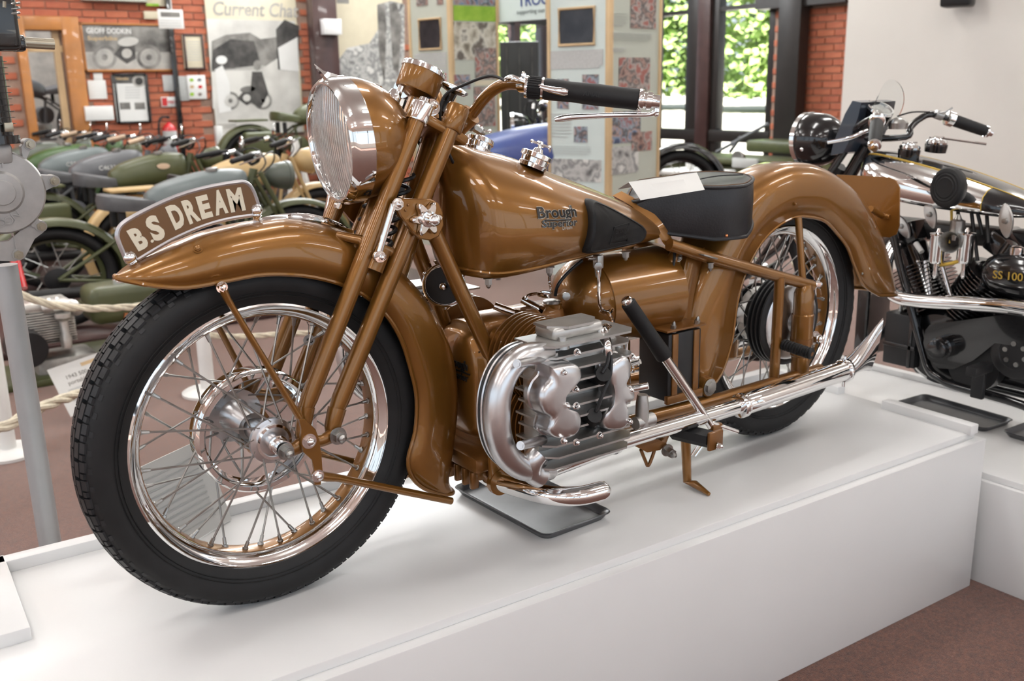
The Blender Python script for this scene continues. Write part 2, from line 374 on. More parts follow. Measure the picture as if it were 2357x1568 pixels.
# ---- sheet metal lofts
def shell(name, ridge, lip, hw, mat='gold', parent=bike, n=17, bead=.0045, th=.003, pe=.75, ps=.62):
    rs = []; edge = [[], []]; k = len(ridge)
    RR = bez([V((p[0], 0, p[1])) for p in ridge], 4); LL = bez([V((p[0], 0, p[1])) for p in lip], 4); HH = bez([V((h, 0, 0)) for h in hw], 4)
    for rv, lv, h in zip(RR, LL, HH):
        row = []
        for j in range(n):
            a = (-1+2*j/(n-1))*pi/2; sn = (abs(sin(a))**pe)*(1 if a > 0 else -1); c = max(0, cos(a))**ps
            q = lv+(rv-lv)*c; row.append(V((q.x, h.x*sn, q.z)))
        rs.append(row); edge[0].append(row[0]); edge[1].append(row[-1])
    mb = MB(); mb.rings(rs, cyc=False); o = mb.build(name, mat, parent, 60)
    if th:
        so = o.modifiers.new('thickness', 'SOLIDIFY'); so.thickness = th; so.offset = 0
    if bead:
        mb = MB()
        for e in edge: mb.tube(e, bead, 8)
        mb.tube(rs[0], bead, 8); mb.tube(rs[-1], bead, 8)
        mb.build('rolled_edge', mat, o)
    return o
def xz(px, py, y=0.): p = P(px, py, y); return (p.x, p.z)
rid = [xz(266, 636), xz(300, 614), xz(345, 590), xz(410, 560), xz(480, 533), xz(580, 512), xz(680, 504), (.215, .690), (.295, .622), (.358, .55), (.402, .470), (.425, .39), (.427, .31), (.416, .23), (.403, .175), (.395, .145), (.402, .122)]
lipp = [xz(267, 640, 0), xz(300, 648, -.03), xz(350, 657, -.05), xz(430, 662, -.066), xz(520, 646, -.068), xz(612, 631, -.068), xz(719, 637, -.068), (.180, .597), (.238, .545), (.273, .485), (.294, .41), (.302, .355), (.295, .29), (.276, .235), (.282, .195), (.312, .160), (.362, .130)]
ff = shell('front_mudguard', rid, lipp, [.005, .03, .05, .064]+[.070]*11+[.068, .062])
ff['label'] = 'deeply valanced bronze gold front mudguard with pointed nose'
# chrome rib along the crown
RB = [P(598, 511), P(640, 502), P(700, 499), P(760, 512), P(815, 540)]
mb = MB(); bz = bez(RB, 5); rs = []
for i, p in enumerate(bz):
    t = i/(len(bz)-1); w_ = .016*sin(pi*min(1, max(.02, t)))**.5
    rs.append([p+V((0, -w_, -.004)), p+V((0, -w_*.5, .004)), p+V((0, 0, .007)), p+V((0, w_*.5, .004)), p+V((0, w_, -.004))])
mb.rings(rs, cyc=False); mb.build('crown_strip', 'chrome', ff)
bolt(P(455, 573, -.053), (-.2, -.8, .6), .006, .004, 'gold', ff, 'rivet')

# ---- curved front number plate
outer = [(293, 603), (283, 580), (272, 553), (270, 537), (276, 522), (292, 508), (330, 487), (380, 463), (430, 444), (490, 429), (545, 420), (563, 420), (575, 428), (584, 443), (592, 466), (598, 488), (588, 494), (550, 499), (510, 507), (470, 519), (430, 535), (390, 554), (350, 577), (322, 594), (304, 604)]
pts = [P(x, y, 0) for x, y in outer]
mb = MB(); mb.prism([p+V((0, -.003, 0)) for p in pts], (0, .006, 0)); plate = mb.build('number_plate', 'platebrown', bike, 20)
plate['label'] = 'curved brown number plate with cream raised letters'
MB().tube(bez(pts+[pts[0]], 2)[:-1], .0042, 8, loop=True).build('plate_edge', 'plateedge', plate)
def letter(ch, BL, BR, TL, y, parent, mat, ext=.0008, bold=.035):
    t = text_bm(ch, 1., bold, ext)
    xs = [v.co.x for v in t.verts]; ys = [v.co.y for v in t.verts]; x0, x1, y0, y1 = min(xs), max(xs), min(ys), max(ys)
    a, b, c = P(*BL, y), P(*BR, y), P(*TL, y)
    for v in t.verts:
        zz = v.co.z; v.co = a+(b-a)*((v.co.x-x0)/(x1-x0))+(c-a)*((v.co.y-y0)/(y1-y0))+V((0, -zz, 0))
    mb = MB(); mb.add(t); return mb.build('letter', mat, parent)
for ch, BL, BR, TL in (('B', (319, 579), (346, 566), (290.5, 532)), ('.', (348.5, 560), (355, 556), (345.5, 554)), ('S', (357, 559), (385, 545), (329, 505)),
                       ('D', (403.6, 530), (431, 517), (379.6, 477.5)), ('R', (437, 517), (463, 506.5), (416, 464)), ('E', (465, 505.5), (491, 498.5), (449.5, 453.6)),
                       ('A', (497, 497), (526, 489.5), (486, 441)), ('M', (532, 489.5), (566, 484), (519.5, 436))):
    letter(ch, BL, BR, TL, -.0036, plate, 'cream', bold=(.0 if ch == '.' else .05))
for (px, py, dx) in ((304, 599, 14), (590, 491, 1)):
    c = P(px, py, 0); nv = (c-V((0, 0, R0))).normalized(); mb = MB()
    mb.sphere(c+nv*.006, .0115, 18); mb.lathe(c-nv*.022, nv, [(0, .012), (.004, .012), (.006, .006), (.014, .0065), (.018, .010), (.021, .006)], 18)
    mb.build('finial', 'chrome', plate)

# ---- bottom-link fork
FD = V((.292, 0, .563)).normalized()
for sg in (-1, 1):
    y = .090*sg
    f0, f1 = V((.050, y, .388)), V((.318, y, .905)); r0_, r1_ = V((.112, y, .372)), V((.410, y, .922))
    mb = MB(); mb.tube([f0, f0+FD*.03, f1], [.0135, .0165, .0165], 20); a = mb.build('fork_tube', 'gold', bike)
    mb = MB(); mb.lathe(f1-FD*.004, FD, [(0, .0205), (.003, .0215), (.034, .0215), (.037, .019), (.039, .012), (.046, .010), (.048, .004)], 24); mb.build('fork_cap', 'chrome', a)
    mb = MB(); mb.tube([r0_, r0_+FD*.03, r1_], [.0135, .0175, .0175], 20); b = mb.build('fork_tube', 'gold', bike)
    mb = MB(); mb.lathe(r1_-FD*.045, FD, [(0, .021), (.003, .0225), (.046, .0225), (.050, .020), (.052, .004)], 24); mb.build('fork_clamp', 'gold', b)
    # flattened lugs at the lower ends
    mb = MB()
    mb.tube([f0+FD*.012, V((.043, y*1.04, .352)), V((.043, y*1.04, .330))], [.017, .014, .012], 14)
    mb.build('fork_lug', 'gold', a)
    mb = MB(); mb.tube([r0_+FD*.012, V((.104, y*1.04, .350)), V((.104, y*1.04, .326))], [.018, .016, .014], 14); mb.build('fork_lug', 'gold', b)
    # leading link
    lk = [(-.001, .33, .017), (.020, .327, .013), (.045, .334, .016), (.075, .330, .012), (.104, .337, .015)]
    mb = MB(); mb.tube([V((q[0], y*1.18, q[1])) for q in bez([V((l[0], l[1], 0)) for l in lk], 4)] if False else bez([V((l[0], y*1.12, l[1])) for l in lk], 4), [lerp([(i/4, l[2]) for i, l in enumerate(lk)], t/16) for t in range(17)], 14, flat=.7); ln = mb.build('leading_link', 'gold', bike)
    ys = V((0, sg, 0))
    mb = MB(); mb.lathe(V((-.001, y*.55, .335)), ys, [(0, .014), (.03, .014), (.031, .018), (.036, .018), (.037, .0155), (.062, .0155)], 24); mb.build('axle', 'chrome', ln)
    bolt(V((-.001, y*1.28, .332)), ys, .0115, .014, 'dullchrome', ln, 'axle_nut'); bolt(V((.104, y*1.26, .337)), ys, .0125, .014, 'dullchrome', ln, 'link_nut')
    # curved anchor plate, mudguard stays
    pl = [(.026, .392), (.040, .385), (.058, .362), (.064, .340), (.066, .305), (.066, .275), (.060, .252), (.048, .255), (.050, .278), (.046, .305), (.030, .325), (.026, .345), (.030, .370)]
    mb = MB(); mb.prism([V((q[0], y*1.28, q[1])) for q in pl], (0, sg*.006, 0), .002); ap = mb.build('anchor_plate', 'gold', bike, 30)
    bolt(V((.043, y*1.28+sg*.006, .343)), ys, .0105, .007, 'chrome', ap); bolt(V((.055, y*1.28+sg*.006, .272)), ys, .009, .007, 'chrome', ap)
    t0 = V((-.078, sg*.072, .640)); t1 = V((.030, y*1.28, .390))
    mb = MB(); mb.tube([t0+V((0, sg*.003, .004)), t0+(t1-t0)*.10, t0+(t1-t0)*.16, t1], [.011, .0085, .0075, .0085], 12, flat=.75); sy_ = mb.build('mudguard_stay', 'gold', bike)
    bolt(t0+V((.002, sg*.006, -.002)), ys, .0075, .006, 'chrome', sy_)
    mb = MB(); mb.tube([V((.052, y*1.25, .272)), V((.075, y*1.24, .262)), V((.10, y*1.2, .252)), V((.362, sg*.09, .126))], [.010, .0095, .0078, .0078], 12); mb.build('lower_stay', 'gold', bike)
    # friction damper plate, star knob and polished rod
    out = [(903, 470), (906, 461), (914, 456), (985, 457), (1003, 467), (1013, 488), (1015, 518), (1004, 543), (984, 553), (960, 549), (946, 536), (915, 496)]
    pp = [P(x, yy, -.120) for x, yy in out]; pp = [V((q.x, q.y*-sg, q.z)) for q in pp]
    mb = MB(); mb.prism(pp, (0, -.012*-sg, 0), .003); dp = mb.build('damper_plate', 'gold', bike, 30)
    c = P(978, 503, -.132); c.y *= -sg; mb = MB(); st = []
    for k in range(60):
        a_ = 2*pi*k/60; rr = .026+.0075*cos(6*a_); st.append(c+V((cos(a_)*rr, sg*.002, sin(a_)*rr)))
    mb.prism(st, (0, sg*.012, 0), .003); mb.lathe(c+V((0, sg*.010, 0)), ys, [(0, .018), (.006, .015), (.007, .011), (.022, .0105), (.023, .012), (.030, .010), (.034, .005)], 24)
    mb.build('star_knob', 'chrome', dp, 40)
    q = P(915, 470, -.132); q.y *= -sg; bolt(q, ys, .0085, .008, 'chrome', dp)
    for pq in ((933, 484), (939, 472)):
        q = P(*pq, -.132); q.y *= -sg; MB().sphere(q, .0028, 8).build('rivet', 'gold', dp)
    q0 = P(870, 590, -.118); q1 = P(906, 470, -.128); q0.y *= -sg; q1.y *= -sg
    mb = MB(); mb.cyl(q0, q1, .0062); mb.sphere(q0, .011, 14); mb.build('damper_rod', 'chrome', dp)
    bolt(q0+ys*.008, ys, .008, .009, 'chrome', dp)
    q = V((.216, y, .655)); mb = MB(); mb.cyl(q-FD*.022, q+FD*.022, .0215, n=22); mb.tube([q+V((-.005, 0, .01)), q+V((-.020, -sg*.02, .035)), q+V((-.055, -sg*.045, .045))], [.012, .010, .008], 10); mb.build('fork_bracket', 'gold', a)
# steering column, yokes
mb = MB(); mb.tube([V((.235, 0, .66)), V((.385, 0, .948))], .023, 24); mb.lathe(V((.235, 0, .66)), FD, [(-.01, .03), (.02, .03), (.021, .024)], 24); st = mb.build('steering_column', 'gold', bike)
rt = Quaternion((0, 1, 0), radians(27.4)).to_matrix()
MB().box(V((.375, 0, .885)), (.115, .20, .022), rt, .008).build('fork_yoke', 'gold', st); MB().box(V((.245, 0, .665)), (.085, .19, .02), rt, .008).build('fork_yoke', 'gold', st)
mb = MB(); mb.tube([V((.30, 0, .60)), V((.425, 0, .885))], .029, 24); mb.build('steering_head', 'gold', bike)
for sg in (-1, 1):
    bolt(V((.372, sg*.055, .925)), V((-.3, sg, .2)), .012, .014, 'chrome', st)
# fork springs behind the lamp
for sg in (-1, 1):
    hp = []; A = V((.225, sg*.045, .60)); B = V((.315, sg*.045, .80))
    for k in range(97):
        t = k/96; q = A+(B-A)*t; hp.append(q+V((cos(t*2*pi*8)*.016, sin(t*2*pi*8)*.016, 0)))
    MB().tube(hp, .004, 6).build('fork_spring', 'matblack', st)
    MB().cyl(A-FD*.03, A, .02).build('spring_seat', 'chrome', st)

# ---- headlamp
HA = V((-1, .09, -.085)).normalized(); HC = P(762, 328, 0)
def lam(prof, n=48, **k): return MB().lathe(HC, -HA, prof, n, **k)
hl = MB(); hl.lathe(HC, -HA, [(.036, .1165), (.060, .113), (.085, .104), (.110, .089), (.130, .070), (.143, .050), (.150, .030), (.152, .002)], 56, cap0=False); lampo = hl.build('headlamp', 'gold', bike, 60)
lampo['label'] = 'large round headlamp, chrome rim and peak'
MB().ring(HC, -HA, [(.000, .1035), (-.004, .1060), (-.005, .1100), (.002, .1150), (.010, .1180), (.038, .1180), (.040, .1160), (.012, .1130), (.006, .1035)], 72).build('lamp_rim', 'chrome', lampo)
MB().lathe(HC, -HA, [(-.006, .0005), (-.005, .04), (-.001, .08), (.004, .1045)], 56, cap1=False).build('lamp_lens', 'lens', lampo, 60)
mb = MB(); la = HA.orthogonal().normalized(); lz = V((0, 0, 1)); lz = (lz-HA*lz.dot(HA)).normalized(); lx = HA.cross(lz)
for k in range(-11, 12):
    x_ = k*.0088; h_ = sqrt(max(0, .102**2-x_*x_)); n_ = 7; pth = []
    for j in range(n_+1):
        zz = -h_+2*h_*j/n_; rr = sqrt(x_*x_+zz*zz); s_ = lerp([(0, -.0065), (.04, -.0055), (.08, -.0015), (.105, .0035)], rr)
        pth.append(HC-HA*s_+lx*x_+lz*zz)
    mb.tube(pth, .0012, 5)
mb.build('lens_flutes', 'lens', lampo)
MB().lathe(HC, -HA, [(.010, .1045), (.022, .100), (.045, .083), (.065, .055), (.075, .02), (.076, .001)], 48, cap0=False).build('lamp_reflector', 'reflector', lampo, 60)
MB().lathe(HC, -HA, [(.03, .001), (.032, .010), (.045, .012), (.075, .008)], 20).build('lamp_bulb', 'lens', lampo)
pk = HC+lz*.117; mb = MB()
mb.rings([[pk-HA*.030+lx*.014-lz*.002, pk-HA*.030+lz*.003, pk-HA*.030-lx*.014-lz*.002], [pk-HA*.005+lx*.012-lz*.001, pk-HA*.005+lz*.012, pk-HA*.005-lx*.012-lz*.001], [pk+HA*.010+lx*.002+lz*.022, pk+HA*.011+lz*.026, pk+HA*.010-lx*.002+lz*.022]]); mb.build('lamp_peak', 'chrome', lampo)
q = HC-lz*.118; MB().cyl(q+HA*.004-lx*.006, q+HA*.004+lx*.006, .006, n=12).build('rim_clip', 'chrome', lampo)
# domed rear pod with switch on the lamp back
q = HC-HA*.115+lz*.052; MB().lathe(q, (-HA+lz*1.1).normalized(), [(-.02, .052), (.004, .050), (.008, .046), (.012, .035)], 40).build('lamp_dial', 'gold', lampo)
q = P(862, 210, 0); mb = MB(); mb.lathe(q+FD*-.02, FD, [(0, .0145), (.028, .0150), (.032, .012), (.033, .006)], 22)
mb2 = P(902, 235, -.02); mb.lathe(mb2-FD*.012, FD, [(0, .0135), (.024, .0145), (.028, .012), (.036, .009)], 22); mb.build('control_knob', 'chrome', lampo)
q = P(905, 258, -.02); MB().lathe(q, FD, [(-.014, .02), (.006, .021), (.010, .017)], 20).build('lamp_switch', 'matblack', lampo)
for sg in (-1, 1):
    MB().tube([V((.30, sg*.07, .86)), V((.315, sg*.09, .875))], .008, 12).build('lamp_bracket', 'gold', lampo)

# ---- speedometer
SN = V((sin(radians(25)), -.03, cos(radians(25)))).normalized(); SC = P(957, 213, 0)
mb = MB(); mb.lathe(SC, SN, [(-.010, .018), (-.002, .034), (.000, .0405), (.003, .0420), (.042, .0425)], 48); sp = mb.build('speedometer', 'gold', bike)
MB().ring(SC, SN, [(.042, .0445), (.050, .0440), (.053, .0410), (.053, .0370), (.048, .0365), (.042, .0385)], 56).build('bezel', 'chrome', sp)
MB().lathe(SC, SN, [(.046, .0375), (.047, .0374)], 40).build('dial', 'matblack', sp)
MB().lathe(SC, SN, [(.0505, .037), (.0525, .02), (.053, .001)], 40, cap0=False).build('dial_glass', 'glass', sp)
q = P(919, 212, -.02); MB().cyl(q-SN*.006, q+SN*.012, .006, n=14).build('trip_knob', 'chrome', sp)
q = P(950, 262, -.03); MB().tube([q-SN*.03, q+SN*.03], .0085, 16).build('speedometer_drive', 'matblack', sp)
q = P(978, 238, -.02); MB().tube([q-SN*.02, q+SN*.012], .010, 16).build('speedometer_mount', 'matblack', sp)
# steering damper knob
q = P(1043, 205, 0); dn = V((.35, -.25, .9)).normalized(); mb = MB()
mb.lathe(q, dn, [(-.03, .010), (-.008, .012), (-.005, .026), (.0, .031), (.004, .031), (.007, .02), (.008, .003)], 32); kn = mb.build('steering_damper', 'black', bike)
MB().ring(q, dn, [(.0005, .0318), (.0045, .0318), (.0045, .029), (.0005, .029)], 40).build('damper_trim', 'chrome', kn)
MB().tube([q-dn*.028, P(1018, 262, 0)], .010, 14).build('damper_stem', 'matblack', kn)

# ---- handlebars
HBL = [V((.440, -.02, .885)), V((.462, -.050, .905)), V((.474, -.080, .936)), V((.481, -.112, .957)), V((.486, -.150, .966)), V((.486, -.200, .963)), V((.490, -.240, .957)), V((.535, -.285, .949)), V((.622, -.362, .934))]
for sg in (-1, 1):
    pt = [V((p.x, p.y*-sg, p.z)) for p in HBL]
    hb = MB().tube(bez(pt, 5), .0115, 16).build('handlebar', 'gold', bike)
    g0, g1 = pt[6]+(pt[7]-pt[6])*.12, pt[8]; gd = (g1-g0).normalized(); L = (g1-g0).length
    mb = MB(); mb.lathe(g0, gd, [(0, .018), (.004, .0195), (.030, .0192), (.05, .0182), (L*.55, .0195), (L*.9, .0188), (L*.99, .0195), (L, .0165)], 28); gr = mb.build('grip', 'rubber', hb)
    gr['label'] = 'black rubber handlebar grip'
    MB().lathe(g0-gd*.034, gd, [(0, .0200), (.004, .0205), (.006, .0185)], 28).build('grip_ferrule', 'chrome', hb); MB().lathe(g0-gd*.004, gd, [(0, .020), (.004, .020)], 28).build('grip_ferrule', 'chrome', hb)
    mb = MB(); mb.lathe(g1, gd, [(0, .0185), (.003, .020), (.009, .019), (.010, .015), (.014, .015), (.015, .0175), (.024, .0165), (.025, .013), (.029, .0125), (.038, .0125), (.039, .009)], 28); mb.build('grip_ferrule', 'chrome', hb)
    mb = MB(); mb.lathe(g0-gd*.028, gd, [(0, .0195), (.023, .0195)], 28)
    for k in range(24):
        a_ = 2*pi*k/24; u_ = gd.orthogonal().normalized(); v_ = gd.cross(u_); e = u_*cos(a_)+v_*sin(a_)
        mb.cyl(g0-gd*.027+e*.0195, g0-gd*.006+e*.0195, .0014, n=5)
    mb.build('twist_collar', 'rubber', hb)
    if sg < 0:
        nv = (CAM-g0); nv = (nv-gd*nv.dot(gd)).normalized(); text('grip_lettering', 'AMAL', .0125, 'matblack', gr, g0+gd*L*.42+nv*.0186-gd.cross(nv)*-.004, gd, -gd.cross(nv) if gd.cross(nv).z < 0 else gd.cross(nv), ext=.0012)
    # inverted lever from the bar end
    e0 = g1+gd*.033; lv = [e0+V((0, 0, -.016)), e0-gd*.012+V((0, 0, -.024)), e0-gd*.05+V((-.002, 0, -.029)), e0-gd*.10+V((-.004, sg*-.002, -.036)), e0-gd*.150+V((-.006, 0, -.044)), e0-gd*.180+V((-.008, 0, -.052))]
    mb = MB(); mb.tube(bez(lv, 4), [lerp([(0, .006), (.2, .0042), (.6, .0048), (.9, .0060), (1, .004)], i/20) for i in range(21)], 12); mb.cyl(e0, e0+V((0, 0, -.018)), .006, n=12); mb.sphere(e0+V((0, 0, -.022)), .005, 10); mb.build('clutch_lever', 'chrome', hb)
    # ball-end lever on its clamp
    c0 = pt[5]+V((-.012, -sg*.005, .010)); l2 = [c0+V((-.004, -sg*.035, .0)), c0+V((-.010, 0, .002)), c0+V((-.004, sg*.035, -.006)), c0+V((.014, sg*.075, -.018)), c0+V((.034, sg*.105, -.024))]
    mb = MB(); mb.tube(bez(l2, 4), [.004, .0055, .0065, .007, .0068, .006, .0055, .005, .0048, .0048, .0048, .005, .0055, .006, .0066, .0066, .004], 12, flat=.6); mb.cyl(pt[5]+V((0, -.008*sg, 0)), pt[5]+V((0, .012*sg, 0)), .0145, n=18); mb.build('brake_lever', 'chrome', hb)
    bolt(pt[5]+V((-.002, 0, .014)), (0, 0, 1), .005, .006, 'chrome', hb)
    cb = [c0+V((-.004, -sg*.035, .0)), c0+V((-.010, -sg*.075, .008)), V((.435, sg*.085, .968)), V((.405, sg*.050, .945)), V((.395, sg*.048, .90)), V((.405, sg*.05, .85)), V((.44, sg*.03, .80)), V((.46, sg*.01, .76))]
    MB().tube(bez(cb, 6), .0030, 8).build('control_cable', 'matblack', hb)
    # clamp
    cc = V((.452, sg*.046, .898)); cdn = (pt[2]-pt[0]).normalized(); mb = MB(); mb.cyl(cc-cdn*.022, cc+cdn*.020, .0215, n=24); mb.tube([V((.405, sg*.07, .902)), cc], [.018, .018], 16); cl = mb.build('handlebar_clamp', 'gold', hb)
    bolt(cc+V((.020, -sg*.004, -.012)), V((.8, 0, -.45)), .008, .02, 'dullchrome', hb)
# ---- fuel tank
TT = bez([P(x, y, 0) for x, y in ((1000, 318), (1046, 328), (1092, 341), (1178, 363), (1264, 396), (1344, 427), (1410, 455), (1476, 490), (1525, 522))], 4)
TB = bez([P(x, y, -.09) for x, y in ((1080, 639), (1112, 642), (1145, 641), (1210, 627), (1271, 612), (1340, 596), (1400, 584), (1455, 574), (1497, 566))], 4)
TW = bez([V((h, 0, 0)) for h in (.035, .112, .134, .142, .134, .116, .099, .083, .062)], 4)
gs = [(0, .0), (0, .40), (0, .70), (.012, .745), (.05, .80), (.12, .89), (.22, .965), (.36, 1.0), (.50, .985), (.63, .915), (.74, .79), (.84, .61), (.92, .40), (.975, .19), (1.0, .0)]
rs = []
for i in range(len(TT)):
    t_, b_, h = TT[i], TB[i], TW[i].x; b_ = V((b_.x, 0, b_.z)); ring = []
    full = [(s, -g) for s, g in gs]+[(s, g) for s, g in reversed(gs[1:-1])]
    for s_, g in full:
        q = b_+(t_-b_)*s_; ring.append(V((q.x, g*h, q.z)))
    rs.append(ring)
fr = [V((q.x-.012 if q.z < .84 else q.x, q.y*.5, .1*.72+q.z*.9)) for q in rs[0]]
mb = MB(); mb.rings(rs); tank = mb.build('fuel_tank', 'gold', bike, 50)
tank['label'] = 'bronze gold pear-shaped fuel tank with maker lettering'
TBV = BVHTree.FromPolygons([tuple(v.co) for v in tank.data.vertices], [tuple(p.vertices) for p in tank.data.polygons])
def on_tank(x, z, lift=.0):
    h = TBV.ray_cast(V((x, -.6, z)), V((0, 1, 0)))
    return (h[0]+h[1]*lift*(1 if h[1].y < 0 else -1)) if h[0] else None
mb = MB(); mb.tube([V((r_[4].x, r_[4].y*1.0, r_[4].z)) for r_ in rs[1:-2]], .0045, 8); mb.tube([V((r_[4].x, -r_[4].y*1.0, r_[4].z)) for r_ in rs[1:-2]], .0045, 8); mb.build('tank_seam', 'gold', tank)
def tank_text(name, txt, p0, p1, h, mat, bold=.0, lift=.0008, xs=1.):
    a, b = P(*p0, -.135), P(*p1, -.135); t = text_bm(txt, 1., bold, .0)
    x_ = [v.co.x for v in t.verts]; x0, x1 = min(x_), max(x_); out = MB()
    bmesh.ops.triangulate(t, faces=list(t.faces)); [bmesh.ops.subdivide_edges(t, edges=[e for e in t.edges if e.calc_length() > .10], cuts=1, use_grid_fill=True) or bmesh.ops.triangulate(t, faces=[f for f in t.faces if len(f.verts) > 3]) for _k in range(3)]
    ux = (b-a); uz = V((-ux.z, 0, ux.x)).normalized()
    for v in t.verts:
        q = a+ux*((v.co.x-x0)/(x1-x0))+uz*(v.co.y*h); g = on_tank(q.x, q.z, lift); v.co = g if g else V((q.x, -.13, q.z))
    out.add(t); return out.build(name, mat, tank, recalc=False)
M['ink'] = pm('black_transfer', (.012, .012, .012), .35, coat=.6)
M['silverline'] = pm('silver_transfer', (.6, .58, .52), .35, .3)
for (bo, li, mt) in ((.045, .0010, 'silverline'), (.022, .0018, 'ink')):
    tank_text('lettering', 'Brough', (1235, 502), (1332, 499), .0310, mt, bo, li)
    tank_text('lettering', 'Superior', (1243, 523), (1330, 519), .0205, mt, bo, li)
mb = MB(); ul = [on_tank(P(x, 507-.02*(x-1250), -.135).x, P(x, 507-.02*(x-1250), -.135).z, .0012) for x in range(1250, 1319, 8)]
mb.tube(ul, .0022, 6); mb.build('lettering', 'ink', tank)
tank_text('lettering', 'Dream', (1292, 529), (1317, 527), .010, 'silverline', .0, .0008)
# knee grip
ko = [(1352, 500), (1357, 470), (1366, 460), (1380, 461), (1410, 474), (1440, 490), (1470, 507), (1494, 522), (1502, 535), (1501, 550), (1492, 563), (1460, 570), (1420, 577), (1377, 584), (1352, 584), (1343, 575), (1345, 550)]
KO = bez([P(x, y, -.12) for x, y in ko+[ko[0]]], 2)[:-1]; kc = sum(KO, V())/len(KO); rs_ = []
for k, (sc, lf) in enumerate(((1.0, -.002), (1.0, .012), (.975, .0165), (.90, .019), (.86, .0165), (.5, .017), (.05, .018))):
    row = []
    for q in KO:
        z = kc+(q-kc)*sc; g = on_tank(z.x, z.z, 0); row.append(V((z.x, (g.y if g else -.08)-lf, z.z)))
    rs_.append(row)
for sg in (-1, 1):
    mb = MB(); mb.rings([[V((q.x, q.y*-sg, q.z)) for q in r_] for r_ in rs_], True, True, True); kg = mb.build('knee_grip', 'rubber', tank, 40)
    if sg < 0:
        def onp(x, z): 
            g = on_tank(x, z, 0); return V((x, (g.y if g else -.09)-.0185, z))
        cs = [P(x, y, -.12) for x, y in ((1407, 522), (1452, 514), (1448, 557), (1400, 562))]
        mb = MB(); mb.tube([onp(c.x, c.z) for c in cs], .0012, 6, loop=True); mb.build('emblem_frame', 'rubber', kg)
        for tx, pa, pb, hh in (('Brough', (1411, 538), (1447, 532), .017), ('Superior', (1410, 552), (1444, 546), .012)):
            t = text_bm(tx, 1., .01, .0); xx = [v.co.x for v in t.verts]; a, b = P(*pa, -.12), P(*pb, -.12); ux = b-a; uz = V((-ux.z, 0, ux.x)).normalized()
            for v in t.verts:
                q = a+ux*((v.co.x-min(xx))/(max(xx)-min(xx)))+uz*(v.co.y*hh); v.co = onp(q.x, q.z)+V((0, -.0012, 0))
            MB().add(t).build('lettering', 'matblack', kg, recalc=False)
# filler caps with wing levers
for (px, py, y) in ((1229, 374, -.045), (1098, 340, .060)):
    c = P(px, py, y); n = V((.38, -.12 if y < 0 else .12, .92)).normalized(); mb = MB()
    mb.lathe(c-n*.012, n, [(0, .030), (.008, .0315), (.010, .0290), (.020, .0300), (.022, .0335), (.030, .0335), (.032, .030), (.034, .012), (.042, .009), (.044, .0045), (.058, .004)], 36); cp = mb.build('filler_cap', 'chrome', tank)
    w0 = n.orthogonal().normalized(); w1 = n.cross(w0); mb = MB(); tp = c+n*.040
    for d in (V((.55, -.75, -.2)).normalized(), V((.75, .6, -.25)).normalized()):
        d = (d-n*d.dot(n)).normalized(); mb.cyl(tp-d*.020, tp+d*.020, .0026, n=8); mb.sphere(tp-d*.020, .0042, 8); mb.sphere(tp+d*.020, .0042, 8)
    mb.sphere(tp, .006, 10); mb.build('wing_lever', 'chrome', cp)
for (px, py) in ((1124, 644), (1265, 618), (1440, 583)):
    bolt(P(px, py-4, -.085), (0, 0, -1), .008, .012, 'dullchrome', tank)

# ---- saddle
hob = [(.942, .0), (.948, .022), (.985, .048), (1.04, .088), (1.10, .124), (1.16, .138), (1.21, .132), (1.255, .105), (1.288, .060), (1.300, .0)]
hb_ = bez([V((a, b, 0)) for a, b in hob], 5); half = [(v.x, v.y) for v in hb_]
plan = [(x, -y) for x, y in half]+[(x, y) for x, y in reversed(half[1:-1])]
def lay(sc, zf, cx=1.13):
    return [V((cx+(x-cx)*sc, y*sc, zf(cx+(x-cx)*sc, y*sc))) for x, y in plan]
ztop = lambda x, y: lerp([(.94, .695), (1.00, .722), (1.07, .740), (1.15, .748), (1.24, .748), (1.30, .738)], x)-.024*(abs(y)/.14)**2.6
zbot = lambda x, y: lerp([(.94, .665), (1.0, .618), (1.10, .600), (1.20, .598), (1.30, .640)], x)
rs_ = [lay(.93, lambda x, y: zbot(x, y)+.015), lay(.985, lambda x, y: zbot(x, y)-.001), lay(1.0, lambda x, y: zbot(x, y)+.004), lay(1.01, lambda x, y: zbot(x, y)*.45+ztop(x, y)*.55), lay(1.0, lambda x, y: ztop(x, y)-.010), lay(.972, lambda x, y: ztop(x, y)-.001), lay(.93, lambda x, y: ztop(x, y)-.002), lay(.80, lambda x, y: ztop(x, y)-.008), lay(.55, lambda x, y: ztop(x, y)-.014), lay(.25, lambda x, y: ztop(x, y)-.016), lay(.03, lambda x, y: ztop(x, y)-.016)]
mb = MB(); mb.rings(rs_); seat = mb.build('saddle', 'leather', bike, 70); seat['label'] = 'wide black leather sprung saddle'
MB().tube(lay(.992, lambda x, y: ztop(x, y)-.003), .0042, 8, loop=True).build('piping', 'leather', seat)
MB().tube([q for q in lay(1.0, lambda x, y: zbot(x, y)+.002)], .0050, 8, loop=True).build('piping', 'leather', seat)
MB().tube([q for q in lay(.962, lambda x, y: ztop(x, y)+.0003)], .0012, 5, loop=True).build('stitching', 'brownstitch', seat)
sm = [V((1.02, -.072, ztop(1.02, -.07)-.003)), V((1.10, -.055, ztop(1.1, -.055)-.006)), V((1.18, -.055, ztop(1.18, -.055)-.005)), V((1.25, -.075, ztop(1.25, -.075)-.001))]
MB().tube(bez(sm, 6), .0016, 6).build('seam', 'leather', seat)
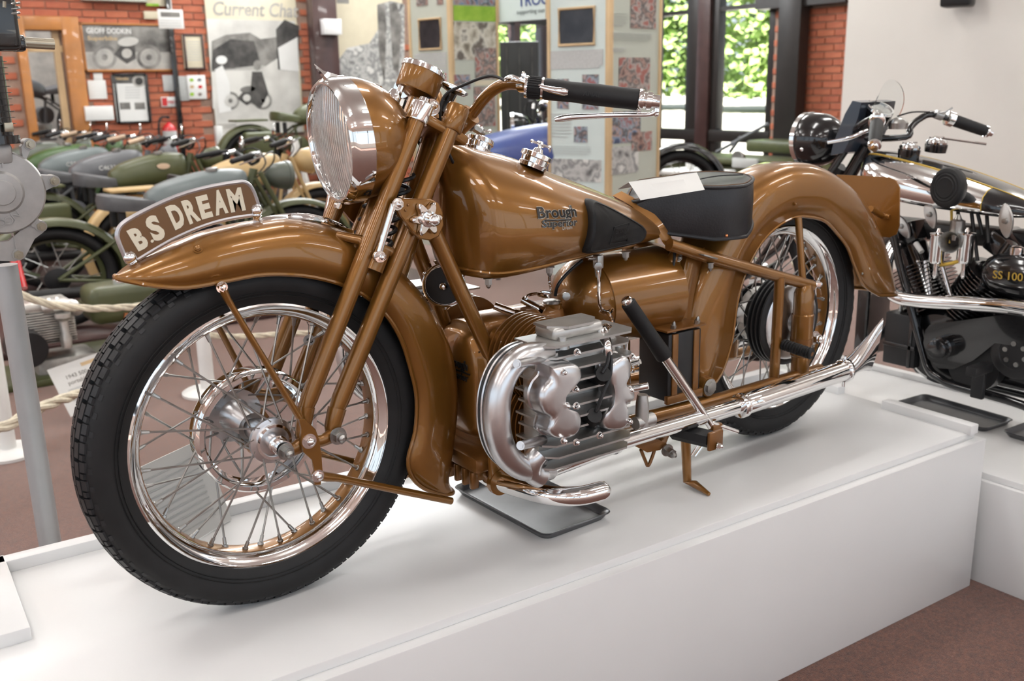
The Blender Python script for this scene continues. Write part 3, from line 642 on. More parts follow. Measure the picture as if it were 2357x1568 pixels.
for (px, py) in ((1595, 545), (1672, 543)):
    c = P(px, py, -.13); h = BVHTree.FromPolygons([tuple(v.co) for v in seat.data.vertices], [tuple(p.vertices) for p in seat.data.polygons]).ray_cast(CAM, (c-CAM).normalized())
    if h[0]: MB().sphere(h[0], .0045, 10).build('rivet', 'copper', seat)
# saddle nose hoop
np_ = [P(x, y, yy) for x, y, yy in ((1410, 452, .03), (1455, 478, -.02), (1500, 520, -.055), (1525, 560, -.07))]
mb = MB(); rs_ = []
for i, q in enumerate(bez(np_, 5)):
    rs_.append([q+V((0, 0, .002)), q+V((.028, 0, .010)), q+V((.034, 0, .004)), q+V((.008, 0, -.006))])
mb.rings(rs_); mb.build('saddle_hoop', 'gold', bike)

# ---- rear mudguard
rid2 = [(1.115, .200), (1.083, .30), (1.088, .40), (1.12, .495), (1.172, .582), (1.240, .660), (1.322, .717), (1.421, .747), (1.491, .753), (1.583, .742), (1.682, .704), (1.788, .640), (1.880, .545), (1.951, .434), (1.995, .332)]
lip2 = [(1.130, .205), (1.185, .245), (1.220, .325), (1.234, .42), (1.262, .497), (1.315, .565), (1.38, .603), (1.448, .619), (1.513, .613), (1.577, .595), (1.632, .556), (1.682, .513), (1.722, .455), (1.775, .395), (1.862, .352)]
rf = shell('rear_mudguard', rid2, lip2, [.086]*13+[.084, .078], pe=.55, ps=.5); rf['label'] = 'deeply valanced bronze gold rear mudguard'
bolt(P(1829, 470, -.088), (0, -1, 0), .004, .003, 'gold', rf, 'rivet'); bolt(P(1983, 630, -.085), (0, -1, 0), .004, .003, 'dullchrome', rf, 'rivet')
pl = [(1925, 402), (2045, 408), (2062, 416), (2070, 432), (2069, 520), (2062, 540), (2047, 547), (1990, 540), (1940, 520)]
mb = MB(); mb.prism([Px(x, y, 1.94) for x, y in pl], (.006, 0, 0), .001); rp = mb.build('rear_number_plate', 'gold', bike, 30)
mb = MB(); mb.tube([V((1.86, -.03, .60)), Px(2030, 497, 1.935), Px(2048, 500, 1.937)], [.010, .009, .007], 10); mb.build('plate_strut', 'gold', rp)

# ---- frame
def T(name, pts, r, mat='gold', n=16, parent=bike, smooth=0): return MB().tube(bez(pts, smooth) if smooth else pts, r, n).build(name, mat, parent)
for sg in (-1, 1):
    dt = T('down_tube', [V((.345, sg*.045, .745)), V((.42, sg*.058, .565)), V((.505, sg*.085, .355)), V((.520, sg*.09, .22))], .0165)
    T('upper_rail', [V((.99, sg*.085, .597)), V((1.10, sg*.105, .558)), V((1.485, sg*.122, .438))], .0150)
    T('lower_rail', [V((.52, sg*.10, .215)), V((.80, sg*.125, .205)), V((1.10, sg*.13, .200)), V((1.54, sg*.124, .199))], .0160)
    T('frame_upright', [V((1.352, sg*.122, .478)), V((1.350, sg*.122, .205))], .0135)
    T('mudguard_stay', [V((1.444, sg*.098, .620)), V((1.452, sg*.118, .450))], .0095)
    T('seat_tube', [P(1562, 575, -.06*-sg if False else -.06) if sg < 0 else V((1.0, .06, .60)), V((.985, sg*.06, .50)), V((.985, sg*.06, .40)), V((1.0, sg*.07, .22))], .0145, smooth=4)
    mb = MB(); c = V((1.455, sg*.122, .20)); z1 = V((0, 0, 1))
    mb.lathe(c, z1, [(-.006, .018), (0, .0235), (.052, .0245), (.055, .0275), (.088, .0275)], 26)
    mb.lathe(c, z1, [(.100, .024), (.100, .0285), (.112, .0290), (.165, .0290), (.168, .0265), (.222, .0265), (.240, .020), (.246, .018)], 26); pg = mb.build('plunger_spring_unit', 'gold', bike)
    MB().lathe(c, z1, [(.086, .030), (.102, .030)], 26).build('plunger_collar', 'goldcast', pg)
    MB().box(c+V((.030, 0, .094)), (.05, .022, .03), None, .006).build('axle_lug', 'goldcast', pg)
    bolt(V((1.500, sg*.13, .295)), (0, sg, 0), .014, .014, 'chrome', pg, 'axle_nut'); bolt(V((1.497, sg*.122, .440)), (1, sg*.6, .0), .009, .012, 'chrome', pg); bolt(V((1.535, sg*.135, .199)), (0, sg, 0), .008, .008, 'black', pg)
    a, b = V((1.362, sg*.135, .302)), V((1.372, sg*.215, .292)); mb = MB(); pr_ = []
    for k in range(11): pr_ += [(k*.0078, .0125), (k*.0078+.002, .0150), (k*.0078+.0055, .0150), (k*.0078+.0075, .0125)]
    mb.lathe(a, (b-a), pr_, 20); pq = mb.build('pillion_peg', 'rubber', bike); MB().cyl(b-(b-a)*.02, b+(b-a)*.055, .0065, n=6).build('peg_bolt', 'goldcast', pq)
bolt(V((1.10, -.115, .545)), (0, 0, -1), .007, .012, 'dullchrome', bike); MB().box(V((1.085, -.12, .562)), (.05, .02, .004), Quaternion((0, 1, 0), .3).to_matrix(), .001).build('saddle_bracket', 'dullchrome', bike)
# pressed seat panel with the chrome guard strip
mb = MB(); pn = bez([P(1590, 575, -.05), P(1575, 640, -.055), P(1562, 700, -.06), P(1556, 770, -.06)], 5)
mb.rings([[q+V((-.026, .0, 0)), q+V((-.022, -.012, 0)), q+V((.0, -.016, 0)), q+V((.022, -.012, 0)), q+V((.05, .0, 0))] for q in pn], cyc=False); pp_ = mb.build('seat_panel', 'gold', bike, 50)
cs = bez([P(1558, 622, -.072), P(1550, 655, -.073), P(1541, 700, -.074), P(1536, 745, -.074)], 5); MB().tube(cs, [.003]+[.0075]*14+[.006], 10, flat=.6).build('chrome_strip', 'chrome', pp_)
for q in ((1566, 582), (1562, 594)): bolt(P(*q, -.072), (0, -1, .1), .007, .005, 'dullchrome', pp_, 'bolt')
T('battery_cable', [P(1550, 565, -.06), P(1552, 600, -.075), P(1535, 660, -.08), P(1515, 700, -.075)], .0035, 'matblack', 8, smooth=4)

# ---- oil tank, battery
mb = MB(); mb.lathe(V((.735, .0, .470)), (1, 0, 0), [(0, .004), (.004, .035), (.018, .070), (.040, .094), (.066, .107), (.068, .1045), (.070, .1075), (.30, .1085), (.304, .104)], 56); ot = mb.build('oil_tank', 'gold', bike, 40)
MB().lathe(P(1302, 682, -.065), (-.3, -1, .1), [(0, .009), (.005, .009), (.006, .005)], 18).build('oil_sight_glass', 'dullchrome', ot)
bx0, bx1, bz0, bz1, by = .945, 1.055, .230, .396, -.135
mb = MB(); mb.box(V(((bx0+bx1)/2, by+.05, (bz0+bz1)/2)), (bx1-bx0, .10, bz1-bz0), None, .005); bt = mb.build('battery', 'matblack', bike); bt['label'] = 'black battery box held by bronze straps'
for xx in (.957, 1.028): MB().box(V((xx+.008, by-.001, .312)), (.018, .006, .165), None, .001).build('strap', 'goldcast', bt)
MB().box(V((1.0, by+.0, .236)), (.12, .012, .020), None, .002).build('battery_frame', 'goldcast', bt); MB().box(V((1.0, by+.05, .404)), (.13, .11, .005), None, .001).build('battery_lid_frame', 'goldcast', bt)
for xx in (.965, 1.045): bolt(V((xx, by+.008, .400)), (0, -.2, 1), .007, .014, 'dullchrome', bt)

# ---- engine
mb = MB(); mb.box(V((.64, 0, .315)), (.34, .19, .27), None, .035, 4); mb.box(V((.60, 0, .455)), (.24, .10, .07), None, .03, 3); cc_ = mb.build('crankcase', 'goldcast', bike, 50); cc_['label'] = 'bronze painted engine crankcase'
tc = [(-.078, .27), (-.083, .33), (-.080, .40), (-.062, .446), (-.035, .470), (.035, .470), (.062, .446), (.080, .40), (.083, .33), (.078, .27), (.045, .236), (-.045, .236)]
tcv = bez([V((0, a, b)) for a, b in tc+[tc[0]]], 4)[:-1]
mb = MB(); rs_ = []; cen = V((0, 0, .355))
for sc, xx in ((1.06, .485), (1.06, .466), (1.0, .462), (.97, .449), (.88, .441), (.6, .437), (.1, .436)): rs_.append([V((xx, (q.y)*sc, cen.z+(q.z-cen.z)*sc)) for q in tcv])
mb.rings(rs_); tcov = mb.build('timing_cover', 'gold', bike, 50)
for a_, b_ in ((-.066, .425), (-.076, .355), (-.072, .285), (-.04, .247), (0, .243), (-.035, .462), (.066, .425), (.072, .285)): bolt(V((.461, a_, b_)), (-1, 0, 0), .006, .006, 'dullchrome', tcov, 'screw', dome=False)
text('lettering', 'Brough', .027, 'ink', tcov, V((.4345, .022, .388)), (0, -1, 0), (0, 0, 1), off=.0004, ext=.0012)
text('lettering', 'Superior', .022, 'ink', tcov, V((.4345, .020, .363)), (0, -1, 0), (0, 0, 1), off=.0003, ext=.0012)
MB().box(V((.4345, -.028, .381)), (.002, .075, .003)).build('lettering', 'ink', tcov)
mb = MB(); mb.box(V((.60, 0, .188)), (.36, .20, .035), None, .008); mb.box(V((.60, 0, .160)), (.33, .17, .03), None, .01); sm_ = mb.build('sump', 'goldcast', bike)
for k in range(9): MB().tube([V((.46+k*.034, -.085, .150)), V((.46+k*.034, -.085, .132))], [.008, .007], 8).build('sump_rib', 'goldcast', sm_)
for k in range(6): MB().box(V((.431, -.075+k*.03, .150)), (.02, .012, .04), None, .004).build('sump_rib', 'goldcast', sm_)
c = P(1270, 735, -.02); mb = MB(); mb.lathe(c, (0, 0, 1), [(-.03, .022), (.025, .0195), (.026, .023), (.036, .0235), (.038, .020)], 26); fn = mb.build('oil_filler', 'gold', cc_)
MB().lathe(c+V((0, 0, .037)), (0, 0, 1), [(0, .0195), (.006, .0195), (.008, .014), (.009, .002)], 24).build('filler_cap', 'dullchrome', fn)
for (p0, p1) in (((1062+76, 704, -.02), (1186, 722, -.05)), ((1202, 690, .0), (1243, 712, -.035))):
    a, b = P(*p0), P(*p1); mb = MB(); mb.cyl(a, b, .0085, n=14); d = (b-a).normalized(); mb.hexnut(b-d*.002, b+d*.010, .0092); mb.build('oil_union', 'chrome', cc_)
c = P(1140, 772, -.085); mb = MB(); b = P(1166, 785, -.118); mb.tube([c, b], [.017, .0145], 20); mb.build('oil_boss', 'gold', cc_); MB().sphere(b, .0135, 16).build('boss_cap', 'chrome', cc_)
T('oil_pipe', [P(1264, 622, -.05), P(1265, 650, -.04), P(1268, 672, -.03), P(1250, 672, -.02), P(1240, 680, -.01), P(1262, 684, -.03), P(1240, 676, -.02), P(1216, 680, -.01), P(1210, 690, -.01)], .0035, 'chrome', 8, smooth=5)
T('fuel_pipe', [P(1372, 600, -.10), P(1378, 640, -.11), P(1380, 700, -.13), P(1395, 718, -.15), P(1410, 712, -.16), P(1400, 722, -.18), P(1382, 718, -.17), P(1402, 724, -.2), P(1412, 745, -.22), P(1413, 770, -.24)], .0036, 'chrome', 8, smooth=5)
mb = MB(); a = P(1377, 597, -.10); mb.box(a+V((0, 0, -.005)), (.018, .018, .03), None, .003); mb.lathe(a+V((-.012, -.012, -.012)), (-.5, -1, 0), [(0, .009), (.006, .009), (.007, .003)], 14); mb.lathe(a+V((0, 0, -.02)), (0, 0, -1), [(0, .008), (.012, .007), (.02, .0055)], 12); mb.cyl(a+V((-.028, 0, .004)), a, .0025, n=8); mb.build('fuel_tap', 'dullchrome', bike)
T('breather_pipe', [P(1340, 600, -.03), P(1310, 625, -.03), P(1285, 655, -.03), P(1278, 680, -.02)], .004, 'matblack', 8, smooth=4)
# horn under the tank
c = P(1023, 657, -.015); n = V((-.72, -.69, .0)).normalized(); mb = MB(); mb.lathe(c, n, [(-.035, .03), (-.012, .040), (0, .046), (.006, .046), (.009, .042), (.009, .0405), (.004, .040)], 40); hn = mb.build('horn', 'chrome', bike)
MB().lathe(c, n, [(.003, .040), (.006, .039), (.007, .002)], 36).build('horn_disc', 'matblack', hn); MB().sphere(c+n*.009, .0095, 14).build('horn_nut', 'chrome', hn)
for k in range(6):
    a_ = 2*pi*k/6; u_ = V((0, 0, 1)); v_ = n.cross(u_); MB().sphere(c+(u_*cos(a_)+v_*sin(a_))*.047, .005, 8).build('horn_screw', 'chrome', hn)
mb = MB(); mb.box(c+V((.02, .02, .06)), (.03, .03, .05), None, .005); mb.build('horn_bracket', 'gold', hn)

def sidehead(sg):
    Y = lambda y: y*-sg
    # finned barrels
    for zc in (.415, .290):
        for k in range(8):
            y = -.100-k*.0150; mb = MB(); mb.lathe(V((.548, Y(y), zc)), (0, 1, 0), [(-.0018, .050), (-.0018, .090), (.0018, .090), (.0018, .050)], 44); mb.build('barrel_fin', 'goldcast', cc_)
        MB().lathe(V((.548, 0, zc)), (0, sg, 0), [(.08, .056), (.20, .056)], 32).build('barrel', 'goldcast', cc_)
    hd = MB(); hd.box(V((.548, Y(-.255), .362)), (.205, .055, .235), None, .012); H = hd.build('cylinder_head', 'cast', bike); H['label'] = 'finned aluminium cylinder head block'
    # cooling fins
    def fin(z, x0, x1, y0, y1, th=.0032, nose=.02):
        pts = [V((x0, Y(y0), z)), V((x1, Y(y0), z)), V((x1, Y(y1+nose), z)), V((x1-nose, Y(y1), z)), V((x0+nose, Y(y1), z)), V((x0, Y(y1+nose), z))]
        return MB().prism(pts, (0, 0, th)).build('cooling_fin', 'cast', H, 30)
    fin(.512, .478, .600, -.228, -.300, .005, .03)
    for k in range(11):
        z = .243+k*.0245; fin(z, .440-(.0 if k % 2 else .006), .664, -.225, -.328+(.008 if k % 3 == 0 else 0), .0042)
    MB().box(V((.540, Y(-.262), .502)), (.125, .068, .026), None, .010, 3).build('head_crown', 'cast', H)
    # lobed valve covers
    def cover(out, yb, yf, name='valve_cover'):
        o = [P(1000+a/2.8, 600+b/2.8, yf) for a, b in out]; o = bez([V((q.x, Y(q.y), q.z)) for q in o+[o[0]]], 4)[:-1]; cn = sum(o, V())/len(o); rs_ = []
        for sc, yy in ((1.10, yb), (1.10, yb-.010), (1.03, yb-.012), (1.02, yf+.014), (.97, yf+.004), (.85, yf), (.5, yf-.001), (.05, yf-.001)):
            rs_.append([V((cn.x+(q.x-cn.x)*sc*1.12, Y(yy), cn.z+(q.z-cn.z)*(1+(sc-1)*.6))) for q in o])
        return MB().rings(rs_).build(name, 'alu', H, 50)
    c1 = cover([(775, 690), (890, 672), (940, 700), (940, 765), (872, 835), (850, 880), (858, 960), (925, 985), (945, 1040), (930, 1110), (880, 1150), (800, 1148), (762, 1100), (775, 1020), (735, 980), (715, 900), (735, 820), (772, 765)], -.300, -.352)
    c2 = cover([(1165, 660), (1225, 620), (1262, 650), (1262, 730), (1240, 800), (1285, 850), (1285, 900), (1240, 930), (1255, 1000), (1240, 1075), (1180, 1100), (1120, 1080), (1115, 1000), (1155, 935), (1165, 860), (1150, 780), (1148, 710)], -.290, -.335)
    for (a, b) in ((830, 720), (850, 935), (910, 1170), (830, 1160)):
        q = P(1000+a/2.8, 600+b/2.8, -.352); bolt(V((q.x, Y(q.y), q.z)), (0, sg, 0), .0052, .006, 'chrome', c1)
    for (a, b) in ((915, 590), (905, 828), (910, 935), (1060, 1125), (1255, 830), (1250, 1035), (1270, 620)):
        q = P(1000+a/2.8, 600+b/2.8, -.328); bolt(V((q.x, Y(q.y), q.z)), (0, sg, 0), .0055, .007, 'chrome', H)
    for (a, b, yy) in ((770, 600, -.30), (825, 500, -.30), (1180, 515, -.26)):
        q = P(1000+a/2.8, 600+b/2.8, yy); q.y = Y(q.y); MB().lathe(q+V((0, 0, -.02)), (0, 0, 1), [(0, .014), (.014, .011), (.015, .0085), (.022, .008)], 6 if a == 770 else 16).build('head_stud', 'cast', H)
    # stud bosses
    for (p0, p1) in (((1190, 838, -.345), (1250, 825, -.30)), ((1198, 1026, -.345), (1250, 1012, -.30))):
        a, b = P(*p0), P(*p1); a.y, b.y = Y(a.y), Y(b.y); mb = MB(); mb.tube([a, b], [.0085, .0095], 14); mb.hexnut(a+(a-b).normalized()*.002, a, .006); mb.build('manifold_stud', 'alu', H)
    # C-shaped exhaust manifold
    mp = [(1262, 812, -.290), (1228, 812, -.296), (1195, 826, -.300), (1166, 858, -.300), (1148, 905, -.300), (1143, 955, -.300), (1148, 1005, -.300), (1166, 1048, -.298), (1200, 1076, -.290), (1240, 1082, -.275), (1262, 1080, -.265)]
    q = [P(*a) for a in mp]; q = bez([V((p.x, Y(p.y), p.z)) for p in q], 4); n_ = len(q)
    mf = MB().tube(q, [lerp([(0, .018), (.15, .022), (.5, .0255), (.85, .024), (1, .022)], i/(n_-1)) for i in range(n_)], 22, flat=1.05).build('exhaust_manifold', 'alu', bike, 60)
    cen = V((.49, 0, .36))
    for dd, mt_, rr in ((.026, 'matblack', .0052), (.036, 'alu', .0050), (.046, 'matblack', .0052), (.055, 'alu', .0045)):
        e = []
        for p in q[4:-4]:
            d = V((p.x-cen.x, 0, (p.z-cen.z))).normalized(); e.append(p+d*.0135+V((0, Y(dd*.72), 0)))
        MB().tube(e, rr, 8).build('manifold_rib', mt_, mf)
    lw = [(1238, 1045, -.30), (1225, 1062, -.298), (1222, 1085, -.29), (1240, 1092, -.285)]; q = [P(*a) for a in lw]; MB().tube(bez([V((p.x, Y(p.y), p.z)) for p in q], 4), [.022]*10+[.024, .025, .026], 18).build('manifold_elbow', 'alu', mf, 60)
    # plug leads
    for a, b in (((1385, 865), (1378, 880)), ((1365, 960), (1372, 945))):
        q0 = P(a[0]-8, a[1]+6, -.300); q1 = P(a[0]+4, a[1]-4, -.335); q0.y, q1.y = Y(q0.y), Y(q1.y); MB().tube([q0, q1], [.018, .015], 16).build('plug_cap', 'rubber', H)
    for pts in (((1386, 858, -.335), (1398, 835, -.335), (1402, 800, -.325), (1397, 775, -.31)), ((1372, 948, -.335), (1388, 905, -.338), (1405, 860, -.335), (1405, 800, -.322), (1400, 775, -.31))):
        q = [P(*a) for a in pts]; MB().tube(bez([V((p.x, Y(p.y), p.z)) for p in q], 5), .0038, 8).build('plug_lead', 'matblack', H)
    q = [P(*a) for a in ((1399, 815, -.322), (1396, 795, -.32), (1388, 770, -.30), (1392, 760, -.28), (1405, 762, -.26))]; MB().tube(bez([V((p.x, Y(p.y), p.z)) for p in q], 4), [.010]*8+[.012]*4+[.013]*5, 14).build('lead_conduit', 'chrome', H)
    # carburettor end
    a = P(1478, 950, -.27); a.y = Y(a.y); mb = MB(); mb.lathe(a+V((0, 0, -.03)), (0, 0, 1), [(0, .015), (.05, .014), (.07, .011)], 16); mb.lathe(a+V((-.02, 0, -.02)), (1, 0, 0), [(0, .014), (.05, .015), (.052, .010)], 18); mb.build('carburettor', 'cast', H)
    for (p0, p1, r_) in (((1455, 838, -.30), (1474, 832, -.315), .0055), ((1455, 895, -.30), (1492, 888, -.325), .0075), ((1442, 810, -.28), (1442, 775, -.28), .0035)):
        a, b = P(*p0), P(*p1); a.y, b.y = Y(a.y), Y(b.y); MB().cyl(a, b, r_, n=14).build('stud', 'chrome', H)
    # exhaust pipe, silencer, fishtail
    ex = [V((.470, sg*.262, .228)), V((.66, sg*.258, .232)), V((.665, sg*.258, .232))]
    MB().cyl(V((.455, sg*.268, .226)), V((.668, sg*.255, .230)), .0215, n=28).build('exhaust_pipe', 'chrome', mf)
    e1 = V((.666, sg*.255, .230)); e2 = V((1.125, sg*.205, .203)); e3 = V((1.545, sg*.198, .211)); dd = (e2-e1).normalized(); d2 = (e3-e2).normalized()
    ep = MB().tube([e1, e2], .0185, 26).build('exhaust_pipe', 'chrome', bike); 
    MB().lathe(e1, dd, [(-.003, .024), (.006, .024)], 28).build('exhaust_clip', 'chrome', ep); mb = MB(); mb.lathe(e2-d2*.012, d2, [(0, .021), (.002, .028), (.007, .030), (.010, .024), (.014, .030), (.020, .030), (.022, .026)], 28); mb.build('exhaust_clip', 'chrome', ep)
    mb = MB(); mb.lathe(e2, d2, [(0, .020), (.02, .0255), (.06, .0265), ((e3-e2).length, .0265)], 30); si = mb.build('silencer', 'chrome', bike)
    mb = MB(); mb.lathe(e3-d2*.010, d2, [(0, .029), (.004, .031), (.012, .031), (.016, .029)], 28); bq = e3+V((0, 0, .03)); mb.cyl(e3+V((0, 0, -.045)), e3+V((0, 0, .04)), .004, n=8); mb.build('silencer_clip', 'chrome', si)
    rs_ = []
    for t in range(9):
        k = t/8; c = e3+d2*(.01+.125*k)+V((0, 0, .030*k)); hz = .0265+.052*k**1.5; hy = .0265-.0175*k; up = V((.30*k, 0, 1)).normalized(); row = []
        for j in range(20):
            a_ = 2*pi*j/20; row.append(c+up*(sin(a_)*hz*(1.15 if sin(a_) > 0 else .75))+V((0, cos(a_)*hy, 0)))
        rs_.append(row)
    MB().rings(rs_, True, False, True).build('fishtail', 'chrome', si, 50)
    # front crash tube
    ct = [V((.47, sg*.04, .150)), V((.465, sg*.10, .150)), V((.470, sg*.20, .160)), V((.485, sg*.270, .166)), V((.520, sg*.315, .171)), V((.565, sg*.333, .176))]
    MB().tube(bez(ct, 6)+[ct[-1]+V((.008, sg*.002, .001)), ct[-1]+V((.013, sg*.003, .001)), ct[-1]+V((.016, sg*.003, .0015))], [.0195]*31+[.0175, .012, .003], 24).build('crash_tube', 'chrome', bike, 60)
    mb = MB(); mb.box(V((.478, sg*.118, .185)), (.075, .012, .10), None, .004); mb.lathe(V((.467, sg*.112, .152)), (0, sg, 0), [(0, .029), (.014, .029)], 26); mb.build('tube_bracket', 'gold', bike)
    # footrest, stand
    fr_ = [P(1556, 992, -.20), P(1640, 1012, -.27)]; a, b = fr_; a.y, b.y = Y(a.y), Y(b.y); d = (b-a).normalized()
    mb = MB(); mb.rings([[q+V((-.022, 0, -.006)), q+V((-.020, 0, .012)), q+V((.014, 0, .016)), q+V((.020, 0, .006)), q+V((.014, 0, -.014)), q+V((-.012, 0, -.018))] for q in (a, a+d*.004, b-d*.004, b)]); fp = mb.build('footrest', 'rubber', bike, 25)
    mb = MB(); mb.box(b+d*.006, (.046, .010, .045), None, .004); mb.tube([a-d*.06, b], .010, 12); mb.build('footrest_end', 'goldcast', fp)
    bolt(b+d*.011+V((0, 0, -.012)), d, .007, .008, 'chrome', fp)
sidehead(-1); sidehead(1)
# kick-start lever
a, b = P(1640, 985, -.235), P(1442, 692, -.18); d = (b-a).normalized()
mb = MB(); mb.tube([a, a+(b-a)*.62], [.0095, .0115], 18); kl = mb.build('kickstart_lever', 'chrome', bike)
mb = MB(); mb.lathe(a+(b-a)*.58, d, [(0, .0185), (.004, .0190), (.060, .0170), ((b-a).length*.40, .0165), ((b-a).length*.405, .014)], 24); mb.build('lever_rubber', 'rubber', kl)
MB().lathe(b-d*.004, d, [(-.006, .012), (.006, .0125), (.009, .010), (.010, .002)], 20).build('lever_cap', 'chrome', kl)
mb = MB(); mb.box(a+V((.006, -.004, -.004)), (.034, .018, .03), None, .005); mb.build('lever_boss', 'goldcast', kl)
MB().cyl(P(1640, 975, -.24), P(1697, 994, -.25), .0055, n=12).build('lever_spindle', 'chrome', kl)
# gear pedal
c = P(1500, 1015, -.21); mb = MB(); mb.prism([P(x, y, -.215) for x, y in ((1462, 1027), (1480, 1012), (1512, 1010), (1535, 1022), (1520, 1036), (1490, 1042))], (0, .05, .004), .002); gp = mb.build('gear_pedal', 'goldcast', bike)
T('pedal_arm', [P(1520, 1025, -.20), P(1530, 1000, -.20), P(1545, 975, -.19)], .011, 'goldcast', parent=gp); T('pedal_loop', [P(1475, 1035, -.2), P(1485, 1060, -.2), P(1492, 1072, -.2), P(1502, 1050, -.2), P(1508, 1030, -.2)], .004, 'goldcast', parent=gp, smooth=4)
bolt(P(1535, 1036, -.22), (-.2, -1, -.1), .011, .02, 'dullchrome', gp)
# prop stand
mb = MB(); s0 = P(1577, 985, -.13); s2 = Pz(1582, 1108, .012); s3 = Pz(1632, 1138, .006); mb.tube([s0, s0+(s2-s0)*.5, s2, s2+(s3-s2)*.35+V((0, 0, .004)), s3], [.013, .012, .011, .010, .005], 12); ps_ = mb.build('prop_stand', 'gold', bike)
T('stand_spring', [P(1622, 1020, -.17), P(1600, 1050, -.16)], .0035, 'chrome', 8, parent=ps_); T('stand_spring', [P(1610, 1020, -.17), P(1592, 1048, -.16)], .0025, 'chrome', 8, parent=ps_)
c = P(1634, 892, -.14); bolt(c, (0, -1, 0), .016, .006, 'dullchrome', bike, 'frame_bolt', dome=False); MB().lathe(c+V((0, .02, 0)), (0, -1, 0), [(0, .026), (.018, .024)], 24).build('frame_lug', 'gold', bike)
# price-tag disc hung in the wheel
c = P(711, 783, .075); mb = MB(); mb.lathe(c, (-.25, -1, 0), [(0, .0115), (.0012, .0115)], 24); tg = mb.build('tag_disc', 'tag', bike); tg['label'] = 'small round tag numbered 83'
text('tag_number', '83', .013, 'ink', tg, c+V((-.0065, -.0035, -.0045)), (1, -.25, 0), (0, 0, 1), ext=.0003, off=.0003)
T('tag_chain', [c+V((0, 0, .011)), c+V((.002, .0, .03)), P(706, 740, .075)], .0010, 'dullchrome', 6, parent=tg)
# ------------------------------------------------------------------ black and chrome V-twin on the lower plinth (nose towards +y)
BX = 2.40
b2 = thing('motorcycle', 'black vintage motorcycle with chrome tank and V-twin engine on the lower plinth', 'motorcycle', (BX, 0, ZB)); WO[b2.name] = V((BX, 0, ZB))
Q = Px
M['gild'] = pm('gold_lining', (.62, .42, .08), .4, .5)
M['blueblack'] = pm('blue_black_paint', (.030, .042, .06), .3, coat=.4)
M['perspex'] = pm('clear_perspex', (.95, .97, .97), .03, trans=1, ior=1.05, var=.01)
XA = V((1, 0, 0))
def simple_wheel(name, O, ax, R, w, parent, spokes=20, rimm='chrome', ty='rubber'):
    t = MB().ring(O, ax, [(cos(a)*w, R-w+sin(a)*w) for a in [2*pi*k/14 for k in range(14)]], 56).build(name, ty, parent)
    MB().ring(O, ax, [(-w*.75, R-w*1.75), (-w*.75, R-w*1.9), (0, R-w*2.25), (w*.75, R-w*1.9), (w*.75, R-w*1.75), (0, R-w*2.0)], 56).build('rim', rimm, t)
    MB().lathe(O, ax, [(-.05, .02), (-.045, .045), (-.035, .03), (.02, .03), (.025, .08), (.05, .08), (.055, .02)], 28).build('hub', rimm, t)
    a_ = V(ax).normalized(); u = a_.orthogonal().normalized(); v = a_.cross(u)
    for k in range(spokes):
        th = 2*pi*k/spokes; th2 = th+(.4 if k % 2 else -.4); s = 1 if k % 4 < 2 else -1
        MB().cyl(V(O)+a_*(.04*s)+(u*cos(th2)+v*sin(th2))*.045, V(O)+(u*cos(th)+v*sin(th))*(R-w*2.1), .0018, n=5).build('spoke', 'dullchrome', t)
    return t
fwO = V((BX, .86, ZB+.335)); simple_wheel('front_wheel', fwO, XA, .335, .043, b2, 28)
simple_wheel('rear_wheel', V((BX, -.66, ZB+.335)), XA, .335, .045, b2, 8)
fz = lambda a: (fwO.y+cos(a)*.375, fwO.z+sin(a)*.375)
rs = []
for k in range(22):
    a = radians(20+k*9.0); row = []
    for j in range(9):
        t = -1+j/4; rr = .378-.045*abs(t)**2.2; row.append(V((BX+t*.058, fwO.y+cos(a)*rr, fwO.z+sin(a)*rr)))
    rs.append(row)
MB().rings(rs, cyc=False).build('front_mudguard', 'black', b2, 60)
# headlamp
hc = Q(1898, 322, BX-.02); mb = MB(); mb.lathe(hc, (0, -1, 0), [(-.075, .089), (-.06, .096), (-.04, .096), (0, .091), (.035, .075), (.06, .050), (.073, .022), (.075, .002)], 44); l2 = mb.build('headlamp', 'black', b2, 60)
MB().ring(hc, (0, -1, 0), [(-.085, .090), (-.080, .098), (-.062, .098), (-.062, .092)], 44).build('lamp_rim', 'chrome', l2)
MB().lathe(hc, (0, -1, 0), [(-.09, .002), (-.083, .05), (-.078, .09)], 36).build('lamp_lens', 'lens', l2, 60)
MB().sphere(hc+V((-.085, .03, -.03)), .009, 10).build('lamp_bolt', 'chrome', l2)
# fork, shield plate and fly screen
for s in (-1, 1):
    T('fork_tube', [V((BX+s*.075, .86, ZB+.34)), V((BX+s*.075, .66, .35)), V((BX+s*.07, .40, .72))], .013, 'black', 12, b2)
    T('fork_strut', [V((BX+s*.07, .80, ZB+.36)), V((BX+s*.065, .50, .66))], .010, 'black', 12, b2)
T('fork_spring', [V((BX, .62, .42)), V((BX, .46, .66))], .024, 'matblack', 14, b2); T('steering_head', [V((BX, .50, .50)), V((BX, .36, .74))], .024, 'black', 16, b2)
sh = [Q(x, y, BX-.10) for x, y in ((1962, 232), (1945, 262), (1918, 330), (1912, 358), (1940, 352), (1952, 330), (1975, 270), (1982, 236))]
MB().prism(sh, (.2, 0, 0), .001).build('shield_plate', 'blueblack', b2, 30)
fo = []; fc = Q(2013, 262, BX); up = V((0, -.42, .9)).normalized()
for k in range(40):
    a = 2*pi*k/40; fo.append(fc+XA*(cos(a)*.088)+up*(sin(a)*.125*(1 if sin(a) > 0 else .9))+V((0, 1, 0))*(-.04*cos(a)**2))
MB().prism(fo, (0, -.003, -.001)).build('fly_screen', 'perspex', b2, 30)
